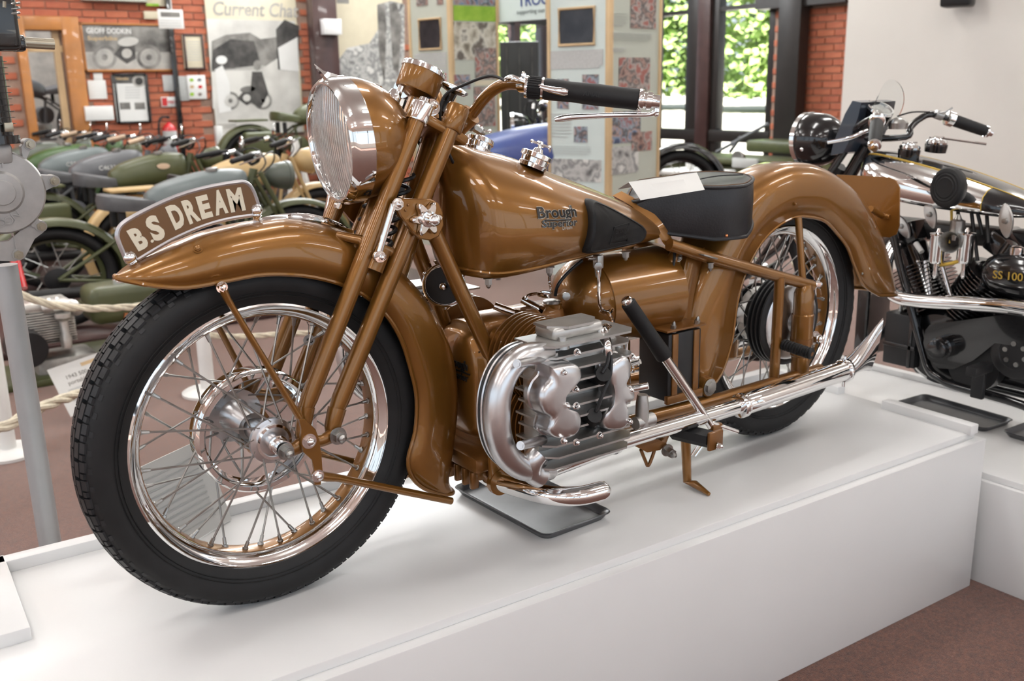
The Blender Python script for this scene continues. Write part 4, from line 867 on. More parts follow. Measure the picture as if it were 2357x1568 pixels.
# handlebars
gl0, gl1 = V((BX-.20, .22, .765)), V((BX-.345, .055, .745)); gr0, gr1 = V((BX+.20, .22, .765)), V((BX+.345, .045, .745))
gl1 = Q(2013, 333, BX-.36); gl0 = Q(2018, 285, BX-.24); gr0 = Q(2196, 277, BX+.27); gr1 = Q(2268, 302, BX+.37)
MB().tube(bez([gl1, gl0, gl0+(gl0-gl1)*.4, V((BX-.10, .34, .80)), V((BX, .37, .765)), Q(2085, 315, BX+.10), Q(2095, 295, BX+.13), Q(2115, 275, BX+.17), Q(2145, 263, BX+.21), gr0, gr1], 5), .0115, 14).build('handlebar', 'black', b2)
for a, b in ((gl0, gl1), (gr0, gr1)):
    d = (b-a).normalized(); L_ = (b-a).length; MB().lathe(a, d, [(0, .019), (.01, .021), (L_*.95, .0195), (L_, .017)], 24).build('grip', 'rubber', b2)
    mb = MB(); mb.lathe(b, d, [(0, .019), (.004, .021), (.012, .019), (.014, .012), (.026, .011), (.027, .005)], 22); mb.build('grip_ferrule', 'chrome', b2); MB().lathe(a-d*.03, d, [(0, .016), (.004, .026), (.024, .026), (.028, .018)], 22).build('twist_drum', 'chrome', b2)
    MB().lathe(a-d*.075, d, [(0, .014), (.003, .016), (.028, .016), (.03, .013)], 18).build('control_clamp', 'dullchrome', b2)
MB().tube(bez([Q(1998, 300, BX-.26), Q(1985, 305, BX-.27), Q(1955, 318, BX-.29), Q(1905, 328, BX-.31)], 5), [.006]*6+[.0065]*5+[.006]*5, 10, flat=.6).build('clutch_lever', 'chrome', b2)
MB().tube([Q(2150, 315, BX+.24), Q(2270, 340-8, BX+.36)], .004, 8).build('brake_lever', 'chrome', b2)
T('control_cable', [Q(2065, 268, BX+.06), Q(2100, 258, BX+.1), Q(2140, 258, BX+.2)], .0028, 'matblack', 6, b2, 4); T('air_lever', [Q(2150, 260, BX+.2), Q(2175, 258, BX+.22), Q(2192, 248, BX+.24)], .003, 'dullchrome', 6, b2, 3)
c = Q(2025, 252, BX-.02); n_ = V((-.1, -.5, .85)).normalized(); mb = MB(); mb.lathe(c, n_, [(-.05, .03), (-.035, .044), (0, .045)], 32); spd = mb.build('speedometer', 'black', b2); MB().ring(c, n_, [(0, .048), (.008, .047), (.008, .040), (0, .040)], 36).build('bezel', 'chrome', spd); MB().lathe(c, n_, [(.001, .041), (.003, .040)], 30).build('dial', 'dullchrome', spd)
mb = MB(); mb.lathe(Q(2068, 283, BX), (0, 0, 1), [(-.02, .03), (0, .032), (.012, .022), (.02, .006)], 24); mb.build('steering_damper', 'dullchrome', b2)
# tank
st = [(.335, .705, .640, .05), (.315, .720, .610, .095), (.27, .722, .588, .122), (.20, .713, .572, .135), (.10, .695, .560, .138), (.0, .672, .553, .132), (-.10, .645, .548, .120), (-.18, .620, .545, .105), (-.24, .595, .548, .07)]
sec = [(-.0, 0.), (.6, .0), (.86, .05), (.98, .2), (1, .42), (.93, .66), (.75, .84), (.5, .95), (.22, .995), (0, 1.)]
def trow(y, zt, zb, hw, lift=0.):
    r_ = [V((BX-(g*hw+lift), y, zb+(zt-zb)*f)) for g, f in sec]+[V((BX+(g*hw+lift), y, zb+(zt-zb)*f)) for g, f in reversed(sec[1:-1])]; return r_
s4 = bez([V((a, b, c_)) for a, b, c_, d in st], 3); s5 = bez([V((d, 0, 0)) for a, b, c_, d in st], 3)
R_ = [trow(a.x, a.y, a.z, b.x) for a, b in zip(s4, s5)]
tk = MB().rings(R_).build('fuel_tank', 'chrome', b2, 50); tk['label'] = 'chromed fuel tank with black top panel and gold lining'
top = [[q+V((0, 0, .0012))+V(((q.x-BX)*.006, 0, 0)) for q in r_[7:12]] for r_ in R_[1:-1]]
MB().rings(top, cyc=False).build('top_panel', 'black', tk, 60)
for j in (0, -1): MB().tube([r_[j] for r_ in top], .0016, 6).build('gold_line', 'gild', tk)
end = [[q+V(((q.x-BX)*.01, 0, .0008)) for q in r_[3:16]] for r_ in R_[-6:]]
MB().rings(end, cyc=False).build('tail_panel', 'black', tk, 60); MB().tube(end[0][:5], .0016, 6).build('gold_line', 'gild', tk)
for (px, py) in ((2093, 348), (2155, 336)):
    c = Q(px, py, BX+(-.02 if px < 2100 else .04)); mb = MB(); mb.lathe(c, (0, -.1, 1), [(-.02, .034), (.0, .036), (.006, .036), (.008, .030)], 30); fc_ = mb.build('filler_neck', 'black', tk)
    mb = MB(); mb.lathe(c, (0, -.1, 1), [(.008, .033), (.014, .034), (.020, .030), (.024, .012), (.03, .006)], 30); mb.cyl(c+V((-.025, .01, .028)), c+V((.025, -.01, .028)), .003, n=8); mb.build('filler_cap', 'chrome', tk)
c = Q(2180, 432, BX-.185); mb = MB(); mb.lathe(c, (-1, -.12, .05), [(-.045, .050), (-.03, .060), (.0, .0625), (.012, .058), (.016, .050), (.015, .044), (.018, .040), (.017, .034), (.020, .030), (.019, .024), (.021, .003)], 40, sx=.82); mb.build('knee_grip', 'rubber', b2)
# frame
T('cradle_tube', [Q(2052, 530, BX-.12), Q(2092, 690, BX-.12), Q(2122, 800, BX-.12), Q(2138, 850, BX-.125), Q(2165, 872, BX-.13), Q(2200, 888, BX-.13), Q(2357, 934, BX-.13), V((BX-.13, -.5, -.052))], .014, 'black', 14, b2, 4)
T('cradle_tube', [V((BX+.10, .44, .44)), V((BX+.11, .26, .05)), V((BX+.11, .16, -.05)), V((BX+.11, -.5, -.05))], .014, 'black', 14, b2)
T('top_tube', [V((BX, .42, .60)), V((BX, -.30, .55))], .016, 'black', 14, b2)
# engine
cr = MB(); cr.lathe(V((BX-.09, -.02, .105)), XA, [(0, .11), (.02, .128), (.17, .128), (.18, .11)], 40); cr.box(V((BX, -.22, .10)), (.16, .2, .17), None, .02); cr_ = cr.build('crankcase', 'black', b2, 40)
def barrel(y0, z0, y1, z1):
    a, b = V((BX-.015, y0, z0)), V((BX-.015, y1, z1)); d = (b-a).normalized(); L_ = (b-a).length
    ba = MB().lathe(a, d, [(0, .052), (L_, .052)], 28).build('engine_barrel', 'black', b2)
    for k in range(13):
        MB().lathe(a+d*(.012+k*.0125), d, [(-.0018, .05), (-.0018, .102), (.0018, .102), (.0018, .05)], 36).build('barrel_fin', 'black', ba)
    MB().box(b+d*.03, (.15, .16, .07), Quaternion(XA, atan2(d.z, d.y)-pi/2).to_matrix(), .012).build('rocker_box', 'black', ba)
    return a, b, d
barrel(.035, .21, .155, .415); barrel(-.075, .21, -.195, .415)
def leafplate(px, py, X, rot, sc=1.):
    c = Q(px, py, X); o = []
    for k in range(24):
        a = 2*pi*k/24; r_ = .028+.010*abs(cos(a))**3; y_, z_ = cos(a)*r_*1.25, sin(a)*.020
        o.append(c+V((0, y_*cos(rot)-z_*sin(rot), y_*sin(rot)+z_*cos(rot)))*sc)
    lp = MB().prism(o, (-.008, 0, 0), .002).build('rocker_cover', 'cast', b2, 40); MB().lathe(c+V((-.008, 0, 0)), (-1, 0, 0), [(0, .009), (.008, .008), (.009, .003)], 16).build('rocker_nut', 'dullchrome', lp)
leafplate(2078, 520, BX-.10, .9); leafplate(2143, 493, BX-.11, 1.2); leafplate(2317, 508, BX-.11, 1.4, 1.1)
for (p0, p1, r_) in (((2330, 560, BX-.09), (2255, 665, BX-.09), .020), ((2130, 600, BX-.08), (2140, 680, BX-.09), .009), ((2112, 600, BX-.08), (2138, 688, BX-.1), .006), ((2168, 610, BX-.1), (2190, 690, BX-.1), .007)):
    T('pushrod_tube', [Q(*p0), Q(*p1)], r_, 'black' if r_ > .01 else 'chrome', 14, b2)
c = Q(2185, 558, BX-.17); mb = MB(); mb.lathe(c, (-1, -.15, .0), [(-.09, .018), (-.04, .018), (-.02, .022), (.0, .034), (.002, .034), (-.004, .029), (-.03, .018)], 30, cap1=False); cbm = mb.build('carburettor', 'dullchrome', b2)
MB().lathe(c, (-1, -.15, 0), [(-.03, .0175), (-.029, .001)], 20).build('bell_throat', 'matblack', cbm)
for (px, X) in ((2155, BX-.15), (2220, BX-.13)):
    c = Q(px, 598, X); mb = MB(); mb.lathe(c, (0, 0, 1), [(-.012, .005), (-.01, .020), (0, .024), (.075, .024), (.078, .026), (.084, .026), (.088, .008), (.1, .004)], 24); mb.lathe(c, (0, 0, -1), [(.0, .008), (.03, .006), (.05, .008), (.06, .004)], 12); mb.build('float_chamber', 'chrome', cbm)
c = Q(2203, 530, BX-.12); MB().lathe(c, (0, 0, 1), [(-.03, .022), (.03, .022), (.035, .012), (.05, .005)], 20).build('mixing_chamber', 'dullchrome', cbm); T('fuel_pipe', [Q(2190, 480, BX-.1), Q(2190, 520, BX-.13), Q(2186, 560, BX-.14)], .004, 'gild', 8, cbm, 3); T('fuel_banjo', [Q(2165, 610, BX-.14), Q(2195, 605, BX-.15), Q(2222, 595, BX-.13)], .006, 'gild', 8, cbm, 3)
T('plug', [Q(2108, 560, BX-.12), Q(2122, 580, BX-.13)], .009, 'card', 12, b2)
for (p0, p1) in (((2250, 490, BX-.05), (2262, 540, BX-.05)), ((2270, 470, BX-.05), (2275, 560, BX-.1)), ((2235, 480, BX-.06), (2250, 600, BX-.09)), ((2205, 480, BX-.08), (2206, 520, BX-.1))): T('engine_pipe', [Q(*p0), Q(*p1)], .006, 'matblack', 8, b2)
# exhaust
T('exhaust_pipe', [Q(2060, 560, BX-.1), Q(2040, 600, BX-.14), Q(2038, 645, BX-.16), Q(2060, 680, BX-.18), Q(2110, 692, BX-.19), Q(2200, 698, BX-.195), Q(2300, 704, BX-.2), Q(2357, 712, BX-.2), Q(2420, 722, BX-.2)], .0225, 'chrome', 22, b2, 5)
# oil tank with gilt number
c = Q(2335, 632, BX-.10); mb = MB(); mb.lathe(c+V((0, .10, 0)), (0, -1, -.03), [(0, .005), (.006, .025), (.02, .046), (.05, .062), (.10, .070), (.2, .070), (.22, .05)], 32, sx=.8); o2 = mb.build('oil_tank', 'black', b2, 50)
text('lettering', 'SS 100', .034, 'gild', o2, Q(2284, 640, BX-.165), (0, -1, .03), (0, 0, 1), ext=.0006, off=.0003)
MB().lathe(Q(2340, 578, BX-.1), (0, 0, 1), [(-.02, .02), (.0, .022), (.012, .022), (.016, .01)], 20).build('oil_cap', 'chrome', o2)
# primary case, dynamo, clutch
cs = [(2130, 760), (2140, 748), (2300, 726), (2357, 724), (2357, 800), (2290, 790), (2240, 830), (2195, 850), (2160, 848), (2135, 825), (2125, 790)]
MB().prism([Q(x, y, BX-.155) for x, y in cs], (.035, 0, 0), .004).build('primary_case', 'black', b2, 40)
MB().lathe(Q(2160, 803, BX-.20), (-1, -.1, .02), [(-.05, .036), (-.012, .036), (-.010, .030), (.018, .030), (.020, .026), (.021, .003)], 32).build('crank_cover', 'black', b2)
c = Q(2338, 815, BX-.15); cl2 = MB().lathe(c, (-1, 0, 0), [(-.04, .078), (.0, .078), (.004, .072), (.005, .05), (.002, .048), (.002, .002)], 44).build('clutch_drum', 'matblack', b2)
for k in range(6):
    a = 2*pi*k/6+.3; MB().lathe(c+V((0, cos(a)*.032, sin(a)*.032)), (-1, 0, 0), [(.002, .0075), (.008, .0075)], 14).build('clutch_screw', 'dullchrome', cl2)
MB().lathe(Q(2270, 830, BX-.05), XA, [(-.08, .085), (.05, .085)], 36).build('gearbox', 'matblack', b2)
x0, x1 = Q(2038, 780, BX-.10), Q(2112, 780, BX-.10); zt, zb = Q(2075, 722, BX-.10).z, Q(2090, 845, BX-.10).z
mb = MB(); mb.box(V((BX-.05, (x0.y+x1.y)/2, (zt+zb)/2)), (.12, abs(x0.y-x1.y), zt-zb), None, .005); ba2 = mb.build('battery', 'matblack', b2)
MB().box(V((BX-.112, (x0.y+x1.y)/2, zb+.07)), (.006, abs(x0.y-x1.y), .015), None, .001).build('battery_strap', 'black', ba2); MB().box(V((BX-.112, (x0.y+x1.y)/2-.04, (zt+zb)/2)), (.006, .012, zt-zb), None, .001).build('battery_strap', 'black', ba2)
for yy in (.03, -.03): MB().lathe(V((BX-.07, (x0.y+x1.y)/2+yy, zt)), (0, 0, 1), [(0, .008), (.015, .006), (.02, .003)], 10).build('battery_terminal', 'dullchrome', ba2)
mb = MB(); mb.box(Q(2255, 850, BX-.22), (.10, .035, .028), None, .004); mb.box(Q(2252, 885, BX-.17), (.018, .04, .09), None, .004); mb.build('footrest', 'matblack', b2)
MB().box(V((BX, -.45, .55)), (.24, .30, .05), None, .02).build('saddle', 'leather', b2)
MB().box(V((BX+.02, -.14, .25)), (.15, .10, .30), None, .02).build('magneto', 'black', b2)
MB().box(V((BX+.02, .30, .17)), (.14, .05, .34), None, .01).build('engine_plate', 'black', b2)
MB().box(V((BX+.02, -.02, .47)), (.10, .55, .06), None, .02).build('tank_underside', 'matblack', b2)
rs = []
for k in range(18):
    a = radians(20+k*9.5); rs.append([V((BX+t*.07, -.66+cos(a)*(.385-.05*abs(t)**2), ZB+.335+sin(a)*(.385-.05*abs(t)**2))) for t in (-1, -.7, -.35, 0, .35, .7, 1)])
MB().rings(rs, cyc=False).build('rear_mudguard', 'black', b2, 60)
# ------------------------------------------------------------------ brick walls, windows, notices
def brick_mat():
    mt = bpy.data.materials.new('red_brick'); mt.use_nodes = True; nt = mt.node_tree; b = nt.nodes['Principled BSDF']
    oi = nt.nodes.new('ShaderNodeObjectInfo'); rp = nt.nodes.new('ShaderNodeValToRGB'); nz = nt.nodes.new('ShaderNodeTexNoise'); tc = nt.nodes.new('ShaderNodeTexCoord')
    nz.inputs['Scale'].default_value = 14; nt.links.new(tc.outputs['Object'], nz.inputs['Vector'])
    ad = nt.nodes.new('ShaderNodeMath'); ad.operation = 'MULTIPLY_ADD'; ad.inputs[1].default_value = .5; nt.links.new(oi.outputs['Random'], ad.inputs[0]); nt.links.new(nz.outputs['Fac'], ad.inputs[2])
    nt.links.new(ad.outputs[0], rp.inputs['Fac']); e = rp.color_ramp.elements; e[0].position = .3; e[0].color = (.34, .085, .045, 1); e[1].position = 1.0; e[1].color = (.50, .155, .08, 1)
    nt.links.new(rp.outputs['Color'], b.inputs['Base Color']); b.inputs['Roughness'].default_value = .75; return mt
M['brick'] = brick_mat()
M['mortar'] = pm('mortar', (.33, .22, .17), .9, var=.1, nscale=20)
M['wood'] = pm('varnished_wood', (.42, .17, .045), .4, coat=.3, var=.15, nscale=4)
M['wood2'] = pm('pale_wood', (.58, .42, .24), .45, var=.1, nscale=4)
M['column'] = pm('brown_steel_column', (.055, .028, .026), .35, coat=.3)
M['red'] = pm('red_enamel', (.55, .02, .025), .25, coat=.6)
M['paper'] = pm('paper', (.74, .74, .72), .7, var=.02)
M['papergrey'] = pm('printed_grey', (.50, .51, .50), .7, var=.05, nscale=60)
M['greyboard'] = pm('board_grey_green', (.50, .53, .46), .6, var=.02)
M['paleboard'] = pm('board_pale_blue', (.60, .68, .66), .6, var=.02)
M['creamposter'] = pm('cream_poster', (.66, .60, .45), .55, var=.03)
M['pgrey1'] = pm('photo_dark_grey', (.10, .095, .09), .5, col2=(.30, .29, .27), nscale=6)
M['pgrey2'] = pm('photo_mid_grey', (.33, .32, .30), .5, col2=(.52, .50, .46), nscale=5)
M['pgrey3'] = pm('photo_light_grey', (.52, .51, .48), .5, col2=(.68, .67, .63), nscale=4)
M['pblack'] = pm('photo_black', (.035, .034, .033), .5, col2=(.10, .095, .09), nscale=9)
M['pgreen'] = pm('photo_green', (.22, .42, .03), .5, col2=(.35, .55, .06), nscale=12)
def photo(name, cols, sc):
    mt = bpy.data.materials.new(name); mt.use_nodes = True; nt = mt.node_tree; b = nt.nodes['Principled BSDF']
    tc = nt.nodes.new('ShaderNodeTexCoord'); nz = nt.nodes.new('ShaderNodeTexNoise'); nz.inputs['Scale'].default_value = sc; nz.inputs['Detail'].default_value = 2.5
    rp = nt.nodes.new('ShaderNodeValToRGB'); rp.color_ramp.interpolation = 'LINEAR'; nt.links.new(tc.outputs['Object'], nz.inputs['Vector']); nt.links.new(nz.outputs['Fac'], rp.inputs['Fac'])
    e = rp.color_ramp.elements
    for i, c in enumerate(cols):
        p = .28+.44*i/len(cols)
        if i < 2: k = e[i]; k.position = p
        else: k = e.new(p)
        k.color = (*c, 1)
    nt.links.new(rp.outputs['Color'], b.inputs['Base Color']); b.inputs['Roughness'].default_value = .4; return mt
M['ph1'] = photo('print_people_red', [(.05, .05, .06), (.22, .12, .10), (.40, .27, .23), (.10, .09, .09), (.42, .37, .34), (.34, .12, .10)], 13)
M['ph2'] = photo('print_people_blue', [(.05, .07, .14), (.18, .26, .38), (.42, .30, .27), (.07, .07, .08), (.30, .36, .42), (.30, .12, .12)], 13)
M['ph3'] = photo('print_sepia', [(.08, .07, .05), (.25, .22, .17), (.45, .42, .34), (.62, .60, .52), (.14, .12, .10)], 9)
M['ph4'] = photo('print_grey_crowd', [(.10, .10, .10), (.35, .35, .34), (.52, .52, .50), (.22, .22, .22), (.66, .66, .63)], 9)
M['screen'] = pm('dark_screen', (.02, .02, .025), .15, col2=(.045, .045, .05), nscale=5)
def pane_mat():
    mt = bpy.data.materials.new('window_glass'); mt.use_nodes = True; nt = mt.node_tree; nt.nodes.remove(nt.nodes['Principled BSDF'])
    tr = nt.nodes.new('ShaderNodeBsdfTransparent'); tr.inputs[0].default_value = (.96, .97, .97, 1); gl = nt.nodes.new('ShaderNodeBsdfGlossy'); gl.inputs['Roughness'].default_value = .02
    mx = nt.nodes.new('ShaderNodeMixShader'); mx.inputs[0].default_value = .035; nt.links.new(tr.outputs[0], mx.inputs[1]); nt.links.new(gl.outputs[0], mx.inputs[2])
    nt.links.new(mx.outputs[0], nt.nodes['Material Output'].inputs[0]); return mt
M['pane'] = pane_mat()
def prj(p):
    d = V(p)-CAM; z = d.dot(_w); return (1178.5+FPX*d.dot(_r)/z, 784-FPX*d.dot(_u)/z)
YB = YW-.012
def slab(name, px0, py0, px1, py1, y, th, mat, parent=None, bev=.002):
    pm_, qm_ = (max(py0, 0)+min(py1, 400))/2, (px0+px1)/2; x0, x1 = P(px0, pm_, y).x, P(px1, pm_, y).x; z1, z0 = P(qm_, py0, y).z, P(qm_, py1, y).z
    return MB().box(V(((x0+x1)/2, y, (z0+z1)/2)), (x1-x0, th, z1-z0), None, min(bev, th*.3)).build(name, mat, parent)
# doorway in the back wall
d0, d1 = P(52, 62, YW).x, P(138, 62, YW).x; dz = P(100, 70, YW).z
mb = MB()
xe = P(952, 100, YW).x
for (x0, x1, z0, z1) in ((XL, d0, FLOOR, CEIL), (d1, xe, FLOOR, CEIL), (d0, d1, dz, CEIL)): mb.box(V(((x0+x1)/2, YW+.1, (z0+z1)/2)), (x1-x0, .2, z1-z0))
wb = structure(mb.build('wall_back', 'mortar'))
M['brickrest'] = M['brick']
cover = [(178, 48, 402, 168), (478, 0, 697, 315), (770, 0, 935, 330), (950, 0, 1300, 400), (715, 0, 775, 400), (22, 36, 168, 420)]
def covered(q): return any(a+6 < q[0] < c-6 and b+6 < q[1] < d-6 for a, b, c, d in cover)
bme = MB().box(V((0, 0, 0)), (.215, .02, .065), None, .004, 1).build('brick', 'brick', cam); bm_ = bme.data; bpy.data.objects.remove(bme)
def lay_bricks(wall, pts, rotz, maxn=300):
    far = MB(); nb = 0
    for p in pts:
        q = prj(p)
        if -20 < q[0] < 2380 and -20 < q[1] < 420:
            if covered(q): continue
            if nb < maxn:
                nb += 1; o = bpy.data.objects.new('brick', bm_); COL.objects.link(o); o.parent = wall; o.matrix_parent_inverse = Matrix.Translation(-wall.location); o.location = p; o.rotation_euler = (0, 0, rotz); continue
        far.box(p, (.215, .02, .065) if rotz == 0 else (.02, .215, .065))
    if len(far.bm.verts):
        o = far.build('brickwork', 'brick', None, origin=wall.location); o.parent = wall; o.location = (0, 0, 0); o['kind'] = 'stuff'
    else: far.bm.free()
pts = []
for r_ in range(0, 44):
    z = FLOOR+.0375+r_*.075
    if z > 2.45: break
    for k in range(-4, 36):
        x = k*.225+(.1125 if r_ % 2 else 0)
        if x < -.2 or x > xe-.1: continue
        if d0-.12 < x < d1+.12 and z < dz+.03: continue
        pts.append(V((x, YW-.006, z)))
pts = [p for p in pts if prj(p)[1] > -60 and prj(p)[1] < 520]
pts.sort(key=lambda p: (covered(prj(p)), abs(prj(p)[0]-330)))
lay_bricks(wb, pts, 0)
# glazed end of the back wall
w2 = structure(MB().box(V(((xe+XW)/2, YW+.06, FLOOR+.3)), (XW-xe, .16, .6)).build('window_2', 'darkframe'))
i2w = Matrix.Translation(-w2.location)
for k, x in enumerate((xe+.04, xe+(XW-xe)*.30, xe+(XW-xe)*.62, XW-.05)):
    o = MB().box(V((x, YW+.06, (FLOOR+.6+CEIL)/2)), (.09, .10, CEIL-FLOOR-.6)).build('mullion', 'column', w2); o.matrix_parent_inverse = i2w
o = MB().box(V(((xe+XW)/2, YW+.06, FLOOR+2.25)), (XW-xe, .08, .06)).build('transom', 'darkframe', w2); o.matrix_parent_inverse = i2w
for k in range(3):
    xa, xb = xe+(XW-xe)*(0, .30, .62)[k], xe+(XW-xe)*(.30, .62, 1)[k]
    o = MB().box(V(((xa+xb)/2, YW+.06, (FLOOR+.6+CEIL)/2)), (xb-xa, .006, CEIL-FLOOR-.6)).build('pane', 'pane', w2); o.matrix_parent_inverse = i2w
# door frame and glazed door
dr = MB(); a0, a1 = P(28, 45, YW).x, P(176, 45, YW).x; zt = P(100, 38, YW).z
for (x0, x1, z0, z1) in ((a0, d0, FLOOR, zt), (d1, a1, FLOOR, zt), (d0, d1, dz, zt)): dr.box(V(((x0+x1)/2, YW-.03, (z0+z1)/2)), (x1-x0, .1, z1-z0), None, .006)
dr = structure(dr.build('door_1', 'wood'))
MB().box(V((d1-.05, YW+.04, (FLOOR+dz)/2)), (.06, .06, dz-FLOOR)).build('door_stile', 'wood2', dr).matrix_parent_inverse = Matrix.Translation(-dr.location)
MB().box(V(((d0+d1)/2, YW+.04, P(90, 112, YW).z)), (d1-d0, .05, .06)).build('door_rail', 'wood2', dr).matrix_parent_inverse = Matrix.Translation(-dr.location)
structure(MB().box(V(((d0+d1)/2, YW+3.6, FLOOR+1.9)), (6, .1, 3.8)).build('wall_far', 'pgrey2')); structure(MB().box(V(((d0+d1)/2, YW+1.9, FLOOR+3.0)), (6, 3.4, .1)).build('ceiling_far', 'ceiling'))
area('far_room_lamp', ((d0+d1)/2, YW+2.0, FLOOR+2.9), ((d0+d1)/2, YW+2.0, 0), 2.5, 2.0, 60)
# things hung on the back wall
def hang(name, label, cat, r, th=.02, mat='paper', frame=None, group=None, y=None):
    y = YB-th/2-.008 if y is None else y
    o = slab(name, *r, y, th, mat); tag(o, label, cat, group); inv = Matrix.Translation(-o.location)
    if frame:
        a, b = P(r[0], r[1], y), P(r[2], r[3], y); mb = MB(); fw_ = .022
        for c, s in ((((a.x+b.x)/2, a.z), (abs(b.x-a.x)+fw_, fw_)), (((a.x+b.x)/2, b.z), (abs(b.x-a.x)+fw_, fw_)), ((a.x, (a.z+b.z)/2), (fw_, abs(a.z-b.z)+fw_)), ((b.x, (a.z+b.z)/2), (fw_, abs(a.z-b.z)+fw_))): mb.box(V((c[0], y-.006, c[1])), (s[0], th+.016, s[1]), None, .003)
        f = mb.build('frame', frame, o); f.matrix_parent_inverse = inv
    return o, y-th/2, inv
def prn(o, inv, y, r, mat, name='print', k=1):
    s = slab(name, *r, y-.0008*k, .0012, mat, o, 0); s.matrix_parent_inverse = inv; return s
def blob(o, inv, y, pts, mat, name='print', k=2):
    q = [P(a, b, y-.0008*k) for a, b in pts]; s = MB().prism(q, (0, -.0006, 0)).build(name, mat, o); s.matrix_parent_inverse = inv; return s
def ell(cx, cy, rx, ry, n=20, rot=0.): return [(cx+cos(2*pi*k/n)*rx*cos(rot)-sin(2*pi*k/n)*ry*sin(rot), cy+cos(2*pi*k/n)*rx*sin(rot)+sin(2*pi*k/n)*ry*cos(rot)) for k in range(n)]
def wtext(o, inv, y, txt, px, py, hpx, mat, wpx=None, k=3, shear=0.):
    a = P(px, py, y-.0008*k); s = (P(px, py-hpx, y).z-a.z)/.7; t = text_bm(txt, s, s*.02, .0003, shear=shear); xs = [v.co.x for v in t.verts]; sc = 1.
    if wpx: sc = (P(px+wpx, py, y).x-a.x)/(max(xs)-min(xs))
    mb = MB()
    for v in t.verts: v.co = V((a.x+v.co.x*sc, a.y-v.co.z, a.z+v.co.y))
    mb.add(t); s_ = mb.build('lettering', mat, o, recalc=False); s_.matrix_parent_inverse = inv; return s_
def bikeprint(o, inv, y, cx, cy, w_, mats, flip=1):        # printed side view of a motorcycle
    r_ = w_*.19
    for dx in (-w_*.34, w_*.34):
        blob(o, inv, y, ell(cx+dx*flip, cy, r_, r_*1.0), mats[0], k=3); blob(o, inv, y, ell(cx+dx*flip, cy, r_*.72, r_*.72), mats[1], k=4); blob(o, inv, y, ell(cx+dx*flip, cy, r_*.25, r_*.25), mats[0], k=5)
    blob(o, inv, y, [(cx-w_*.2, cy-w_*.05), (cx-w_*.05, cy-w_*.22), (cx+w_*.12*flip, cy-w_*.2), (cx+w_*.14, cy+w_*.02), (cx, cy+w_*.1)], mats[2], k=4)
    blob(o, inv, y, ell(cx+w_*.02, cy-w_*.24, w_*.16, w_*.07, rot=-.1), mats[3], k=5); blob(o, inv, y, ell(cx, cy-w_*.06, w_*.08, w_*.075), mats[1], k=6)
o, y, inv = hang('framed_poster', 'wide framed racing motorcycle poster on the brick wall', 'poster', (184, 54, 398, 162), mat='pgrey1', frame='wood')
prn(o, inv, y, (188, 120, 395, 160), 'pgrey2'); wtext(o, inv, y, 'GEOFF DODKIN', 199, 76, 12, 'paper', 102); wtext(o, inv, y, 'Superbike', 202, 92, 9, 'wood2', 68); bikeprint(o, inv, y, 292, 132, 150, ('pgrey1', 'pgrey2', 'pblack', 'pgrey3'))
hang('notice_sheet', 'white notice sheet with two stepped panels left of the black-framed poster', 'notice', (203, 185, 245, 228), .012)
o, y, inv = hang('notice_sheet', 'small white tab above the white notice sheet left of the black-framed poster', 'notice', (215, 168, 236, 185), .012)
hang('wall_box', 'blank white wall box below the white notice sheet', 'box', (194, 244, 259, 277), .09)
o, y, inv = hang('framed_poster', 'black framed poster with pale text panel and helmet picture', 'poster', (261, 172, 344, 280), mat='pblack', frame='black')
prn(o, inv, y, (265, 192, 343, 279), 'paper'); prn(o, inv, y, (276, 236, 300, 252), 'pgrey1', k=2); prn(o, inv, y, (310, 236, 334, 252), 'pgrey1', k=2); blob(o, inv, y, ell(320, 186, 16, 14), 'pgrey2'); blob(o, inv, y, ell(320, 187, 9, 9), 'pblack', k=3); wtext(o, inv, y, 'Velocette', 266, 184, 7, 'wood2', 30)
for q in range(5): prn(o, inv, y, (288, 200+q*6, 322, 202+q*6), 'papergrey', k=2)
hang('notice_sheet', 'small pale notice left of the dark pipe above the extinguisher', 'notice', (375, 173, 403, 210), .012, 'papergrey')
o, y, inv = hang('fire_sign', 'small red and white sign above the fire extinguisher', 'sign', (371, 223, 402, 246), .008); prn(o, inv, y, (373, 225, 385, 244), 'red'); wtext(o, inv, y, 'FIRE', 386, 238, 6, 'red', 14)
hang('notice_sheet', 'pale notice just right of the dark pipe, beside the coloured chart', 'notice', (411, 175, 434, 232), .012, 'papergrey')
o, y, inv = hang('safety_chart', 'white chart with six coloured blobs right of the dark pipe', 'notice', (432, 173, 474, 228), .012, y=YB-.03)
for i, (cx, cy) in enumerate(((441, 184), (459, 184), (442, 200), (461, 200), (442, 217), (460, 217))): blob(o, inv, y, ell(cx, cy, 5, 4), ('pgreen', 'ph2', 'wood2', 'red', 'pgreen', 'ph1')[i])
o, y, inv = hang('framed_certificate', 'cream certificate in a dark frame high on the brick wall', 'certificate', (421, 80, 470, 158), mat='creamposter', frame='column')
for q in range(8): prn(o, inv, y, (430, 95+q*6, 462, 97+q*6), 'papergrey', k=2)
